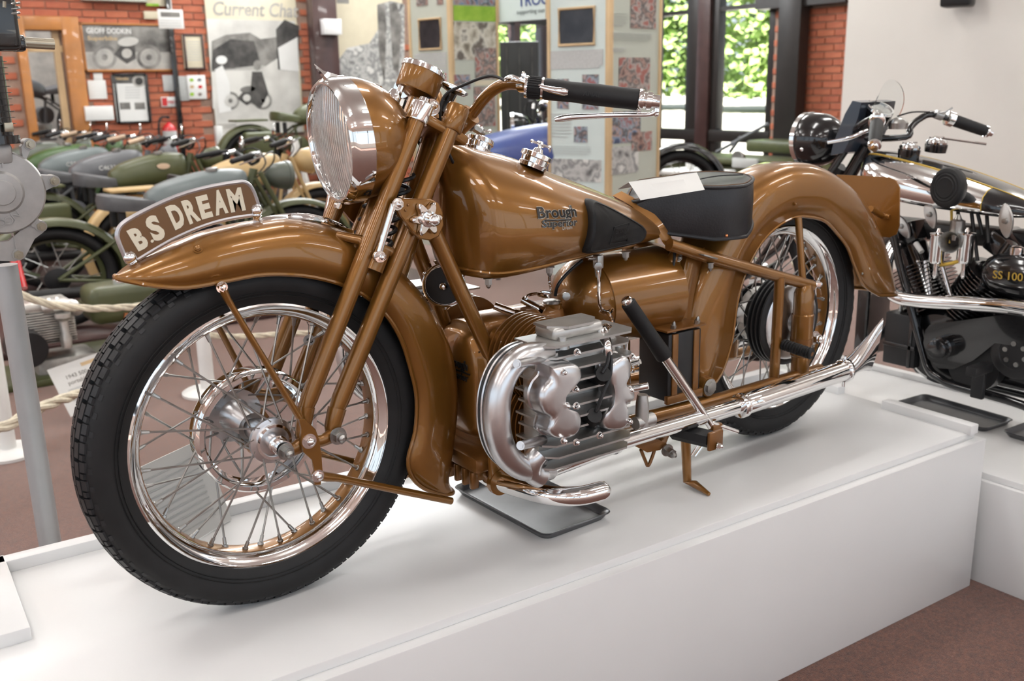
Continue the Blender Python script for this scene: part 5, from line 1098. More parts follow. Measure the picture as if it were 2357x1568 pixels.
# tall poster with old street scene
o, y, inv = hang('street_poster', 'tall cream poster with sepia street scene and script heading', 'poster', (484, -60, 690, 309), mat='creamposter')
wtext(o, inv, y, 'Current Chat', 488, 34, 32, 'pgrey2', 196, shear=.2)
prn(o, inv, y, (487, 46, 688, 308), 'pgrey3'); blob(o, inv, y, [(487, 95), (520, 80), (575, 75), (600, 90), (640, 85), (660, 120), (600, 160), (487, 165)], 'pgrey1', k=2); blob(o, inv, y, [(490, 115), (530, 90), (585, 95), (600, 150), (487, 160)], 'pblack', k=3)
blob(o, inv, y, [(635, 68), (655, 45), (688, 60), (688, 165), (640, 160)], 'pblack', k=3); blob(o, inv, y, [(640, 110), (685, 85), (688, 165), (645, 160)], 'paper', k=4); blob(o, inv, y, [(487, 165), (600, 150), (688, 168), (688, 245), (490, 250)], 'pgrey3', k=2)
blob(o, inv, y, [(495, 160), (512, 150), (528, 190), (532, 255), (505, 260)], 'paper', k=4); blob(o, inv, y, ell(510, 138, 13, 10), 'paper', k=5); blob(o, inv, y, [(580, 165), (603, 165), (618, 215), (600, 250), (575, 235)], 'pblack', k=5); blob(o, inv, y, ell(592, 150, 9, 12), 'pgrey1', k=5)
bikeprint(o, inv, y, 568, 232, 110, ('pgrey1', 'pgrey3', 'pblack', 'pgrey1')); prn(o, inv, y, (500, 285, 545, 297), 'pgrey2', k=4)
o, y, inv = hang('crowd_poster', 'tall grey photograph poster of riders between brown column and display boards', 'poster', (770, -60, 932, 330), mat='creamposter')
blob(o, inv, y, [(778, 140), (800, 110), (850, 100), (875, 60), (870, 10), (900, 2), (931, 10), (931, 328), (775, 328)], 'ph4', k=1); blob(o, inv, y, [(868, 12), (885, 6), (890, 60), (885, 200), (872, 120)], 'pgrey1', k=3); blob(o, inv, y, [(895, 8), (912, 6), (925, 50), (918, 170), (905, 160), (898, 60)], 'pgrey1', k=3); prn(o, inv, y, (775, -10, 803, 8), 'pgrey1', k=2)
# pipe, column, electrical bits
structure(slab('trim_20', 400, -80, 411, 420, YW-.09, .05, 'black')); structure(slab('trim_21', 724, -80, 778, 560, YW-.28, .16, 'column'))
o = slab('switch_box', 742, 44, 782, 80, YW-.42, .10, 'steel'); tag(o, 'pale grey electrical box fixed to the brown column', 'switch box'); 
o, y, inv = hang('hanging_notice', 'white printed sign hanging from the ceiling near the long framed poster', 'sign', (364, 22, 422, 66), .01, y=YW-.55); prn(o, inv, y, (370, 28, 414, 39), 'pgrey1')
for q in range(3): prn(o, inv, y, (368, 46+q*6, 418, 48+q*6), 'papergrey')
structure(slab('trim_22', 392, -120, 395, 22, YW-.55, .01, 'steel'))
o, y, inv = hang('emergency_light', 'pale emergency light with green exit strip above the framed poster', 'light', (190, -30, 335, 3), .10, 'greyboard'); o2_, y2, i2 = hang('exit_sign', 'small green and cream exit sign next to the emergency light', 'sign', (336, -30, 390, 14), .04, 'creamposter'); prn(o2_, i2, y2, (337, 8, 366, 14), 'pgreen')
hang('alarm_box', 'small cream alarm box under the exit sign', 'box', (331, 26, 362, 44), .04, 'creamposter')
# fire extinguisher
c = P(394, 338, YW-.14); H_ = P(394, 285, YW-.14).z-c.z; ext = thing('fire_extinguisher', 'red fire extinguisher by the dark pipe at the brick wall', 'extinguisher', c); r_ = (P(410, 300, YW-.14).x-P(379, 300, YW-.14).x)/2
MB().lathe((0, 0, -.05), (0, 0, 1), [(0, r_*.9), (.02, r_), (H_, r_), (H_+r_*.5, r_*.75), (H_+r_*.8, r_*.3), (H_+r_*1.0, r_*.28)], 24).build('cylinder', 'red', ext)
MB().lathe((0, 0, H_+r_*.75), (0, 0, 1), [(0, r_*.25), (.03, r_*.25)], 12).build('valve', 'matblack', ext); MB().tube(bez([V((0, 0, H_+r_)), V((-r_*1.2, 0, H_+r_*.8)), V((-r_*1.6, 0, H_*.6)), V((-r_*1.2, 0, H_*.2))], 5), .012, 8).build('hose', 'matblack', ext); MB().lathe((0, 0, H_*.1), (0, 0, 1), [(0, r_*1.01), (H_*.6, r_*1.01)], 24).build('label_band', 'papergrey', ext)
MB().box(V((0, .09, 0)), (.08, .08, H_*.4)).build('bracket', 'matblack', ext)

# ------------------------------------------------------------------ window wall
XV = XW
def vbox(px0, px1, py0, py1, X, th, mat, name, parent=None, z0=None, z1=None):
    a, b = Px(px0, py0, X), Px(px1, py1, X); zz0 = min(a.z, b.z) if z0 is None else z0; zz1 = max(a.z, b.z) if z1 is None else z1
    return MB().box(V((X, (a.y+b.y)/2, (zz0+zz1)/2)), (th, abs(a.y-b.y), zz1-zz0), None, .003).build(name, mat, parent)
ya = Px(1790, 100, XV).y; sill0, sill1 = Px(1650, 325, XV).z, Px(1650, 299, XV).z; trz = Px(1650, 22, XV).z
win = structure(MB().box(V((XV, (ya+YW)/2, (sill0+sill1)/2)), (.16, YW-ya, sill1-sill0), None, .005).build('window_1', 'darkframe'))
def wpart(name, o): o.parent = win; o.matrix_parent_inverse = Matrix.Translation(-win.location); return o
for k, (a, b, mt) in enumerate(((1588, 1612, 'darkframe'), (1612, 1640, 'column'), (1640, 1662, 'darkframe'), (1508, 1520, 'darkframe'), (1776, 1792, 'darkframe'), (1240, 1262, 'column'), (1176, 1190, 'column'), (1370, 1390, 'darkframe'))):
    wpart('mullion', vbox(a, b, 100, 100, XV-(.05 if mt == 'column' else 0), .12, mt, 'mullion', win, FLOOR, CEIL)).location -= V((0, 0, 0))
for o in list(win.children): o.matrix_parent_inverse = Matrix.Translation(-win.location); 
wpart('transom', MB().box(V((XV, (ya+YW)/2, trz)), (.10, YW-ya, .05)).build('transom', 'darkframe', win))
for (z0, z1) in ((sill1, trz), (trz, CEIL), (FLOOR+.08, sill0)):
    for (a, b) in ((1792, 1662), (1588, 1520), (1508, 1390), (1370, 1262), (1240, 1190)):
        y0_, y1_ = Px(a, 100, XV).y, Px(b, 100, XV).y; wpart('pane', MB().box(V((XV, (y0_+y1_)/2, (z0+z1)/2)), (.006, y1_-y0_, z1-z0)).build('pane', 'pane', win))
pier_y0, pier_y1 = Px(1930, 150, XV-.1).y, Px(1778, 150, XV-.1).y; ptop = Px(1890, 12, XV-.1).z
wr = structure(MB().box(V((XV, (pier_y0+pier_y1)/2-.5, (FLOOR+CEIL)/2)), (.16, pier_y1-pier_y0+1.0, CEIL-FLOOR)).build('wall_right', 'mortar'))
pts = []
for r_ in range(0, 52):
    z = FLOOR+.0375+r_*.075
    for k in range(-6, 12):
        y_ = pier_y1-.11-k*.225+(.1125 if r_ % 2 else 0)
        if pier_y0-.5 < y_ < pier_y1-.1 and z < ptop: pts.append(V((XV-.085, y_, z)))
cover = []
bme = MB().box(V((0, 0, 0)), (.215, .02, .065), None, .004, 1)
lay_bricks(wr, [p for p in pts if -20 < prj(p)[1] < 420], pi/2, 300)
structure(vbox(1800, 1850, 100, 100, XV-.22, .16, 'darkframe', 'trim_30', None, FLOOR, CEIL)); structure(MB().box(V((XV-.16, (pier_y0+pier_y1)/2, (ptop+CEIL)/2)), (.2, pier_y1-pier_y0+.3, CEIL-ptop)).build('trim_31', 'darkframe'))
# white partition wall on the right
XP = 6.2; e0 = Px(1946, 100, XP); wpy = e0.y
structure(MB().box(V((XP+.09, (wpy-5.2)/2+.0, (FLOOR+CEIL)/2)), (.18, wpy+5.2, CEIL-FLOOR)).build('wall_partition', 'plaster'))
o = MB(); c = Px(2205, -8, XP-.12); o.box(c, (.16, .20, .14), Quaternion((0, 0, 1), .3).to_matrix(), .02); spk = tag(o.build('loudspeaker', 'matblack'), 'small black loudspeaker high on the white wall', 'speaker'); s_ = MB().cyl(c+V((.05, 0, 0)), c+V((.14, 0, 0)), .02).build('bracket', 'matblack', spk); s_.matrix_parent_inverse = Matrix.Translation(-spk.location)
# world outside: lawn, hedge trees
M['lawn'] = pm('sunlit_paving', (.55, .53, .48), .9, var=.1); M['leaf'] = pm('leaf_green', (.26, .42, .10), .6, col2=(.46, .60, .24), nscale=3); M['bark'] = pm('bark', (.10, .07, .05), .9)
structure(MB().box(V((54, 40, FLOOR-.03)), (90.6, 130, .06)).build('ground_outside', 'lawn'))
LR = random.Random(11)
def leafy(name, label, x, y, h, rad, n):
    t = thing(name, label, 'tree', (x, y, FLOOR), group='trees outside the windows'); me = bpy.data.meshes.new('crown'); vs = []; fs = []
    for k in range(n):
        a = LR.uniform(0, 2*pi); zz = LR.uniform(h*.06, h); rr = rad*sqrt(LR.random())*(1-.35*abs(zz/h-.45)); c = V((cos(a)*rr, sin(a)*rr, zz)); s = LR.uniform(.018, .040)*h*.75
        u = V((LR.gauss(0, 1), LR.gauss(0, 1), LR.gauss(0, 1))).normalized(); v = u.orthogonal().normalized(); i = len(vs)
        vs += [c-u*s, c+v*s*.6, c+u*s, c-v*s*.6]; fs.append((i, i+1, i+2, i+3))
    me.from_pydata([tuple(v) for v in vs], [], fs); me.materials.append(M['leaf']); o = bpy.data.objects.new('crown', me); COL.objects.link(o); o.parent = t; o['kind'] = 'stuff'
    MB().tube([V((0, 0, 0)), V((.05, 0, h*.4)), V((0, .1, h*.8))], [.3, .22, .1], 10).build('trunk', 'bark', t)
for k, (x, y, h, r_) in enumerate(((38, 29.5, 12, 4.4), (38.5, 38.8, 13, 4.6), (37, 48.4, 12, 4.6), (41, 20.6, 12, 4.3), (34, 57.8, 13, 4.7), (27, 66, 12, 4.6))):
    leafy('tree', ('green tree seen through the wide right-hand pane beside the brick pier', 'green tree seen through the middle of the right window', 'green tree seen through the narrow pane by the display boards', 'green tree mostly hidden behind the brick pier', 'green tree seen above the black cabinet between the display boards', 'farthest green tree, left of the one above the black cabinet')[k], x, y, h, r_, 9000)
# ------------------------------------------------------------------ other motorcycles and exhibits
for nm, c, c2 in (('olive', (.060, .068, .026), (.085, .095, .038)), ('greygreen', (.075, .088, .070), (.11, .125, .10)), ('bluegrey', (.12, .145, .15), (.16, .19, .19)), ('green', (.040, .085, .025), (.06, .12, .035)), ('tan', (.50, .34, .15), (.58, .41, .20)), ('maroon', (.16, .02, .018), (.22, .03, .025)), ('blue', (.035, .05, .20), (.05, .09, .28)), ('slate', (.10, .105, .115), (.14, .145, .155))):
    M[nm] = pm(nm+'_paint', c, .42, coat=.25, col2=c2, nscale=3, crough=.25)
M['seatgrey'] = pm('grey_saddle_cover', (.085, .085, .09), .5, var=.15)
M['badge'] = pm('tank_badge', (.55, .40, .28), .4)
M['oilymetal'] = pm('oily_alloy', (.33, .32, .30), .45, .8, var=.2, nscale=18)
def army(label, loc, rz, paint, tankpaint=None, seat='seatgrey', dark='matblack', lamp=None, pan=True, badge=False, group='motorcycles in the back row', chrome='dullchrome', num=None, grip='rubber', fork=None):
    t = thing('motorcycle', label, 'motorcycle', loc, rz, group); tankpaint = tankpaint or paint; lamp = lamp or paint; fk = fork or paint
    def tb(name, pts, r, mat, n=8, parent=t, smooth=0): return MB().tube(bez(pts, smooth) if smooth else pts, r, n).build(name, mat, parent)
    for nm, x in (('front_wheel', .70), ('rear_wheel', -.68)):
        O = V((x, 0, .325)); w_ = MB().ring(O, YV, [(cos(a)*.042, .283+sin(a)*.042) for a in [2*pi*k/10 for k in range(10)]], 40).build(nm, 'rubber', t)
        MB().ring(O, YV, [(-.03, .246), (0, .225), (.03, .246), (0, .238)], 40).build('rim', paint, w_); MB().lathe(O, YV, [(-.06, .02), (-.05, .07), (.05, .07), (.06, .02)], 20).build('hub', dark, w_)
        for k in range(16):
            a = 2*pi*k/16; b = a+(.5 if k % 2 else -.5); MB().cyl(O+V((cos(b)*.06, (-.04 if k % 4 < 2 else .04), sin(b)*.06)), O+V((cos(a)*.235, 0, sin(a)*.235)), .003, n=4).build('spoke', 'dullchrome', w_)
    def arc(cx, r_, a0, a1, n): return [(cx+cos(radians(a0+(a1-a0)*k/n))*r_, .325+sin(radians(a0+(a1-a0)*k/n))*r_) for k in range(n+1)]
    shell('front_mudguard', arc(.70, .37, 15, 165, 7), arc(.70, .335, 15, 165, 7), [.062]*8, paint, t, 9, .004, 0)
    shell('rear_mudguard', arc(-.68, .38, -5, 205, 9)[::-1], arc(-.68, .335, -5, 205, 9)[::-1], [.068]*10, paint, t, 9, .004, 0)
    for s in (-1, 1):
        tb('fork_tube', [V((.70, s*.075, .325)), V((.50, s*.075, .82)), V((.47, s*.07, .90))], .016, fk); tb('fork_strut', [V((.66, s*.06, .36)), V((.44, s*.06, .86))], .011, fk)
        tb('rear_stay', [V((-.68, s*.075, .325)), V((-.18, s*.06, .66))], .012, paint); tb('chain_stay', [V((-.68, s*.075, .325)), V((-.1, s*.07, .22))], .012, paint); tb('cradle_tube', [V((.40, s*.05, .74)), V((.28, s*.09, .20)), V((-.2, s*.09, .19))], .014, paint)
    tb('top_tube', [V((.42, 0, .80)), V((-.2, 0, .66))], .018, paint); tb('seat_tube', [V((-.18, 0, .68)), V((-.12, 0, .20))], .016, paint); tb('steering_head', [V((.40, 0, .70)), V((.46, 0, .92))], .026, paint)
    # tank
    ts = [(.40, .905, .80, .05), (.37, .925, .745, .10), (.28, .935, .715, .125), (.15, .925, .70, .13), (.02, .90, .695, .12), (-.10, .86, .69, .10), (-.17, .81, .70, .06)]; rs = []
    sc_ = [(0, 0), (.6, .0), (.9, .08), (1, .3), (.97, .55), (.85, .78), (.6, .93), (.3, .99), (0, 1)]
    for v, h in zip(bez([V((a, b, c_)) for a, b, c_, d in ts], 3), bez([V((d, 0, 0)) for a, b, c_, d in ts], 3)):
        rs.append([V((v.x, -g*h.x, v.z+(v.y-v.z)*f)) for g, f in sc_]+[V((v.x, g*h.x, v.z+(v.y-v.z)*f)) for g, f in reversed(sc_[1:-1])])
    tk_ = MB().rings(rs).build('fuel_tank', tankpaint, t, 60)
    MB().lathe((.20, -.03, .925), (-.1, 0, 1), [(0, .035), (.02, .035), (.025, .02)], 16).build('filler_cap', chrome, tk_)
    if badge:
        for s in (-1, 1): MB().lathe((.20, s*.128, .84), (0, s, .15), [(-.004, .05), (.004, .048), (.006, .01)], 24, sx=.45, ref=(1, 0, 0)).build('tank_badge', 'badge', tk_)
    if num: text('tank_number', num, .05, 'paper', tk_, V((.02, -.136, .79)), (1, .02, 0), (0, .12, 1), ext=.0006)
    # saddle
    hb2 = [(.02, 0), (.0, .035), (-.10, .06), (-.22, .12), (-.33, .145), (-.40, .12), (-.43, 0)]; hp = [(v.x, v.y) for v in bez([V((a, b, 0)) for a, b in hb2], 3)]; plan_ = [(a, -b) for a, b in hp]+[(a, b) for a, b in reversed(hp[1:-1])]
    zt_ = lambda x: lerp([(-.43, .83), (-.30, .80), (-.1, .76), (.02, .74)], x); zb_ = lambda x: lerp([(-.43, .73), (-.25, .71), (.02, .71)], x)
    L_ = lambda s, z: [V((-.2+(x+.2)*s, y_*s, z(-.2+(x+.2)*s))) for x, y_ in plan_]
    MB().rings([L_(.9, zb_), L_(1, zb_), L_(1.02, lambda x: (zt_(x)+zb_(x))/2), L_(.98, lambda x: zt_(x)-.008), L_(.9, zt_), L_(.5, lambda x: zt_(x)-.008), L_(.05, lambda x: zt_(x)-.01)]).build('saddle', seat, t, 60)
    for s in (-1, 1): MB().tube([V((-.33, s*.09, .71)), V((-.33, s*.09, .60))], .022, 10).build('saddle_spring', dark, t)
    # engine and gearbox
    e = MB(); e.lathe((.13, 0, .30), YV, [(-.10, .08), (-.09, .12), (.09, .12), (.10, .08)], 26); e.box(V((-.08, 0, .29)), (.2, .17, .17), None, .03); en = e.build('crankcase', 'oilymetal', t)
    d = V((.18, 0, .98)).normalized()
    for k in range(10): MB().lathe(V((.13, 0, .41))+d*(k*.019), d, [(-.002, .04), (-.002, .082-(.012 if k > 7 else 0)), (.002, .082-(.012 if k > 7 else 0)), (.002, .04)], 18).build('barrel_fin', dark, en)
    MB().cyl(V((.13, 0, .40)), V((.13, 0, .40))+d*.21, .05, n=16).build('engine_barrel', dark, en); MB().box(V((.17, 0, .63)), (.12, .10, .05), None, .015).build('rocker_box', 'oilymetal', en)
    MB().tube(bez([V((.2, -.05, .56)), V((.30, -.08, .45)), V((.24, -.13, .26)), V((.0, -.15, .22)), V((-.3, -.15, .23))], 4)+[V((-.32, -.15, .235)), V((-.85, -.15, .26))], [.02]*17+[.035, .035], 12).build('exhaust', chrome if chrome == 'chrome' else 'matblack', t)
    MB().lathe((-.20, -.10, .47), YV, [(-.06, .05), (-.05, .10), (.05, .10), (.06, .05)], 24).build('oil_tank', paint, t)
    # lamp, bars
    l = MB(); hc_ = V((.66, 0, .86)); l.lathe(hc_, (-1, 0, .05), [(0, .098), (.03, .096), (.08, .083), (.12, .055), (.14, .01)], 28); lp = l.build('headlamp', lamp, t, 60)
    MB().ring(hc_, (-1, 0, .05), [(-.012, .09), (-.012, .101), (.012, .103), (.012, .096)], 28).build('lamp_rim', lamp if chrome == 'dullchrome' else chrome, lp); MB().lathe(hc_, (-1, 0, .05), [(-.02, .001), (-.016, .05), (-.004, .092)], 24).build('lamp_lens', 'reflector', lp, 60)
    for s in (-1, 1):
        bar = [V((.45, 0, .95)), V((.45, s*.10, .98)), V((.42, s*.20, 1.03)), V((.36, s*.255, 1.03)), V((.22, s*.305, 1.00))]; h = MB().tube(bez(bar, 4), .012, 8).build('handlebar', dark if chrome == 'dullchrome' else chrome, t)
        dd = (bar[4]-bar[3]).normalized(); MB().lathe(bar[3], dd, [(0, .018), (.01, .019), (.145, .018), (.15, .012)], 12).build('grip', grip, h); MB().tube([bar[3]+V((.02, 0, .0)), bar[3]+V((.05, s*.03, -.01)), bar[4]+V((.045, s*.01, -.02))], [.007, .006, .005], 6).build('lever', 'chrome', h); MB().cyl(bar[2]-dd*.01, bar[2]+dd*.03, .018, n=10).build('clamp', 'chrome', h)
    MB().lathe((.47, .20, 1.09), (-1, .2, .1), [(-.012, .02), (0, .05), (.006, .048), (.007, .002)], 18).build('mirror', 'chrome', t); tb('mirror_stem', [V((.42, .2, 1.0)), V((.48, .2, 1.08))], .005, dark); MB().lathe((.43, .0, 1.0), (-.3, 0, 1), [(-.03, .03), (0, .04), (.01, .038), (.012, .01)], 18).build('speedometer', dark, t); MB().lathe((.50, .05, .99), (-.2, 0, 1), [(0, .012), (.03, .012), (.04, .005)], 10).build('control_knob', 'chrome', t)
    tb('control_cable', [V((.40, -.24, 1.0)), V((.52, -.16, 1.04)), V((.56, -.04, .95)), V((.45, -.02, .85))], .005, dark, 6, t, 4); tb('control_cable', [V((.40, .24, 1.0)), V((.53, .16, 1.05)), V((.55, .04, .95)), V((.45, .02, .85))], .005, dark, 6, t, 4)
    if pan:
        for s in (-1, 1): MB().box(V((-.66, s*.17, .50)), (.30, .11, .26), None, .03, 3).build('pannier', paint, t)
        MB().box(V((-.68, 0, .74)), (.34, .22, .02), None, .005).build('carrier_rack', paint, t)
    return t
F0 = FLOOR
PZ = .05
def at(px, py, y, xo): p = P(px, py, y); return (p.x-xo, y, F0+PZ)
pf = structure(MB().box(V((1.45, 6.6, FLOOR+PZ/2)), (3.6, 4.75, PZ), None, .01).build('trim_40', 'column'))
army('grey green army motorcycle nearest the rope, grey saddle cover and large headlamp', at(638, 380, 4.62, .69), 0, 'olive', 'bluegrey', badge=False, lamp='greygreen', pan=False).scale = (1.14, 1.05, .96)
army('sand coloured desert army motorcycle with tan headlamp and mudguard', at(715, 385, 5.35, .66), 0, 'tan', seat='matblack', lamp='tan')
army('olive army motorcycle with oval tank badge, behind the nearest one', at(350, 390, 6.08, .15), 0, 'olive', badge=True)
army('grey army motorcycle with white tank number, third along the row', at(240, 375, 6.76, .1), 0, 'slate', 'slate', num='C4633', grip='badge')
army('pale grey army motorcycle with white tank number, fourth along the row', at(165, 365, 7.44, .1), 0, 'olive', 'bluegrey', num='C5521')
army('bright green army motorcycle with cream tank badge near the brick wall', at(130, 350, 8.12, .1), 0, 'green', badge=True, grip='badge')
army('dark olive army motorcycle farthest along the row by the door', at(60, 330, 8.80, .1), 0, 'greygreen')
sp0 = P(640, 250, 8.1); stand = tag(MB().box(V((sp0.x+.35, 8.1, FLOOR+.20)), (2.1, .7, .40), None, .01).build('display_plinth', 'matblack'), 'dark block lifting the olive motorcycle before the street poster', 'plinth')
army('olive motorcycle raised on a dark block in front of the street poster', (sp0.x+.35, 8.1, FLOOR+.40), 0, 'olive', seat='olive', group='motorcycles in the back row')
army('black and chrome motorcycle in front of the black cabinet', tuple(CAM+ray(1372, 300)*7.75)[:2]+(F0+.27,), pi-.63, 'black', chrome='chrome', pan=False, group='motorcycles behind the bronze one')
army('silver framed motorcycle seen through the glazed door', (P(90, 210, 11.2).x-.1, 11.2, F0+.72), pi+.35, 'slate', chrome='chrome', pan=False, group='motorcycles in the back row')
army('maroon motorcycle with chrome handlebars behind the black one', (4.5, -.95, F0+.30), pi/2+.1, 'maroon', 'maroon', chrome='chrome', pan=False, seat='matblack', group='motorcycles behind the bronze one')
# portable generator beside the rope
M['castbright'] = pm('bright_alloy', (.66, .64, .60), .35, .75, var=.15, nscale=18)
g0 = Pz(165, 905, FLOOR); gen = thing('generator', 'portable generator with finned engine and olive fuel tank behind the rope', 'generator', (g0.x, 3.75, FLOOR))
def G(px, py, y=3.75): p = P(px, py, y); return V((p.x-g0.x, y-3.75, p.z-FLOOR))
tc_ = G(285, 690); MB().box(tc_, (.40, .26, .20), None, .05, 4).build('fuel_tank', 'olive', gen); MB().lathe(tc_+V((-.02, -.02, .10)), (0, 0, 1), [(0, .035), (.02, .035), (.03, .015)], 16).build('filler_cap', 'chrome', gen); MB().box(tc_+V((.0, 0, -.0)), (.412, .272, .012), None, .004).build('tank_seam', 'olive', gen)
ec = G(105, 745)
for k in range(13): MB().box(ec+V((0, 0, -.085+k*.013)), (.25, .20, .006), None, .001).build('engine_fin', 'castbright' if k > 1 else 'oilymetal', gen)
MB().box(ec, (.17, .15, .18), None, .01).build('engine_barrel', 'oilymetal', gen); MB().box(ec+V((0, 0, .105)), (.23, .18, .05), None, .012).build('cylinder_head', 'castbright', gen)
MB().tube(bez([ec+V((-.02, -.1, .10)), ec+V((.05, -.12, .11)), ec+V((.12, -.12, .10)), ec+V((.14, -.1, .06))], 4), .03, 12).build('air_intake', 'castbright', gen); mb = MB(); c = G(150, 765, 3.6); mb.lathe(c, (0, 0, 1), [(-.08, .025), (-.03, .03), (0, .02), (.06, .022), (.08, .04), (.10, .04)], 14); mb.build('carburettor', 'castbright', gen)
for k in range(4): MB().sphere(ec+V((-.06+k*.04, -.05, .13)), .012, 8).build('head_bolt', 'chrome', gen)
MB().box(G(150, 850), (.30, .25, .20), None, .03).build('crankcase', 'oilymetal', gen); MB().lathe(G(60, 800, 3.6), (0, 1, 0), [(-.08, .09), (.1, .09)], 24).build('flywheel_housing', 'matblack', gen); MB().box(G(260, 845, 3.8), (.45, .3, .26), None, .02).build('dynamo_casing', 'olive', gen)
MB().box(V((.10, 0, .02)), (.95, .42, .04), None, .01).build('base_frame', 'olive', gen); MB().tube([G(75, 908, 3.5), G(112, 908, 3.45)], [.018, .014], 10).build('copper_pipe', 'copper', gen); MB().tube([G(290, 720, 3.62), G(288, 790, 3.62)], .012, 8).build('copper_pipe', 'copper', gen)
MB().tube([G(35, 600, 3.9), G(52, 665, 3.8)], .025, 10).build('red_handle', 'red', gen)
# rope barrier
M['rope'] = pm('cream_rope', (.66, .60, .47), .85, var=.1, nscale=60, bump=.3, bscale=200); M['post'] = pm('white_post', (.78, .78, .76), .4, var=.02)
def rope(label, pts, r):
    path = bez(pts, 14); o = MB()
    for s in range(3):
        q = []
        L_ = 0
        for i, p in enumerate(path):
            if i: L_ += (path[i]-path[i-1]).length
            a = L_/(r*5.2)*2*pi/3+s*2*pi/3; t = (path[min(i+1, len(path)-1)]-path[max(i-1, 0)]).normalized(); u = t.cross(V((0, 0, 1))).normalized(); v = t.cross(u); q.append(p+(u*cos(a)+v*sin(a))*r*.52)
        o.tube(q, r*.56, 7)
    return tag(o.build('barrier_rope', 'rope'), label, 'rope', 'barrier ropes')
def post(label, base, h=.92):
    t = thing('barrier_post', label, 'post', base, group='barrier posts'); MB().lathe((0, 0, 0), (0, 0, 1), [(0, .125), (.012, .125), (.022, .11), (.03, .03)], 32).build('base', 'post', t); MB().lathe((0, 0, 0), (0, 0, 1), [(.02, .034), (h, .034), (h+.01, .028)], 20).build('stem', 'post', t); MB().lathe((0, 0, h-.05), (0, 0, 1), [(0, .04), (.015, .042), (.03, .04)], 20).build('collar', 'post', t); return t
pb = Pz(20, 1045, FLOOR); post('white barrier post behind the grey stand pole at left', pb, .62); qb = Pz(480, 905, FLOOR); post('white barrier post seen through the front wheel', qb, .62)
rz_ = FLOOR+.57
rope('cream rope sagging in front of the generator, above the front tyre', [P(-60, 640, 2.95), P(30, 672, 2.95), P(120, 702, 2.95), P(220, 710, 2.95), P(330, 704, 2.95), P(420, 690, 2.95), P(480, 672, 2.95)], .017)
rope('thick cream rope low at the left edge beside the sign', [P(-80, 975, 2.2), P(0, 985, 2.2), P(60, 955, 2.25), P(120, 928, 2.35), P(180, 908, 2.5), P(260, 890, 2.7)], .021)
rope('cream rope seen between the front wheel spokes', [P(480, 772, 2.95), P(560, 775, 2.95), P(640, 770, 2.95), P(740, 765, 2.95)], .015)
pb = Pz(1376, 640, FLOOR); post('slim white barrier post in front of the right display boards', (P(1376, 400, 4.1).x, 4.1, FLOOR), .93); rope('pale rope hung before the right display boards', [P(1385, 400, 4.1), P(1420, 412, 4.1), P(1500, 415, 4.1), P(1600, 400, 4.1)], .016); rope('pale rope hanging left of the slim white post', [P(1375, 398, 4.1), P(1340, 410, 4.15), P(1280, 412, 4.2), P(1200, 400, 4.3)], .016)
# sign panel by the generator
def lean_sign(name, label, tl, tr, br, bl, lines, head):
    n = (tr-tl).cross(bl-tl).normalized(); o = MB().prism([tl, tr, br, bl], n*.006).build(name, 'card', None); tag(o, label, 'sign'); inv = Matrix.Translation(-o.location)
    if n.dot(CAM-tl) < 0: n = -n; off = n*.0008
    else: off = n*.0068
    def L(u, v): return tl+(tr-tl)*u+(bl-tl)*v+off
    for (u0, u1, v0, v1, mt) in lines:
        s = MB().prism([L(u0, v0), L(u1, v0), L(u1, v1), L(u0, v1)], n*.0006).build('print', mt, o); s.matrix_parent_inverse = inv
    for (tx, u, v, sz) in head:
        s = text('lettering', tx, sz, 'pgrey1', o, L(u, v)+n*.0005, tr-tl, tl-bl, ext=.0003, off=.0004); s.matrix_parent_inverse = inv
    return o
lean_sign('information_sign', 'white information sheet leaning below the generator, half behind the front tyre', P(108, 852, 2.95), P(275, 795, 2.95), P(330, 905, 2.80), P(163, 960, 2.80), [(.42, .62, .08, .15, 'wood2'), (.12, .9, .50, .54, 'papergrey'), (.12, .9, .60, .64, 'papergrey'), (.12, .9, .70, .74, 'papergrey')], [('1943 500cc T', .16, .30, .026), ('portable ge', .16, .42, .026)])
sL, sR = V((-.20, .235, .004)), V((.055, .375, .004)); lt = V((-.03, .055, .19))
lean_sign('information_sign', 'cream information sheet propped on the plinth behind the front wheel', sL+lt, sR+lt, sR, sL, [(.14, .86, .14+.07*k, .155+.07*k, 'papergrey') for k in range(11)], [])
tag(MB().prism([sL+V((.02, -.03, -.004)), sL+V((.06, -.09, -.004)), sL+V((.10, -.07, -.004)), sL+V((.06, -.005, -.004))], (0, 0, .003)).build('acrylic_block', 'glass'), 'clear acrylic block before the sign behind the front wheel', 'block')
# name card on the saddle
c4 = [P(1447, 421, -.02), P(1604, 399, -.05), P(1622, 437, -.085), P(1474, 461, -.075)]
cdz = []
nc = MB(); rA, rB = V((1.005, -.035, .758)), V((1.135, -.035, .772))
rA, rB = Pz(1447, 420, .772), Pz(1604, 398, .775)
fA, fB = Pz(1474, 461, .747), Pz(1622, 437, .749); bA, bB = rA+(rA-fA)+V((0, 0, -.048)), rB+(rB-fB)+V((0, 0, -.048))
nc.prism([rA, rB, fB, fA], V((.0006, .0008, .001))); nc.prism([rA, rB, bB, bA], V((-.0006, -.0008, .001)))
tag(nc.build('name_card', 'card'), 'blank white folded card lying on the black saddle', 'card')
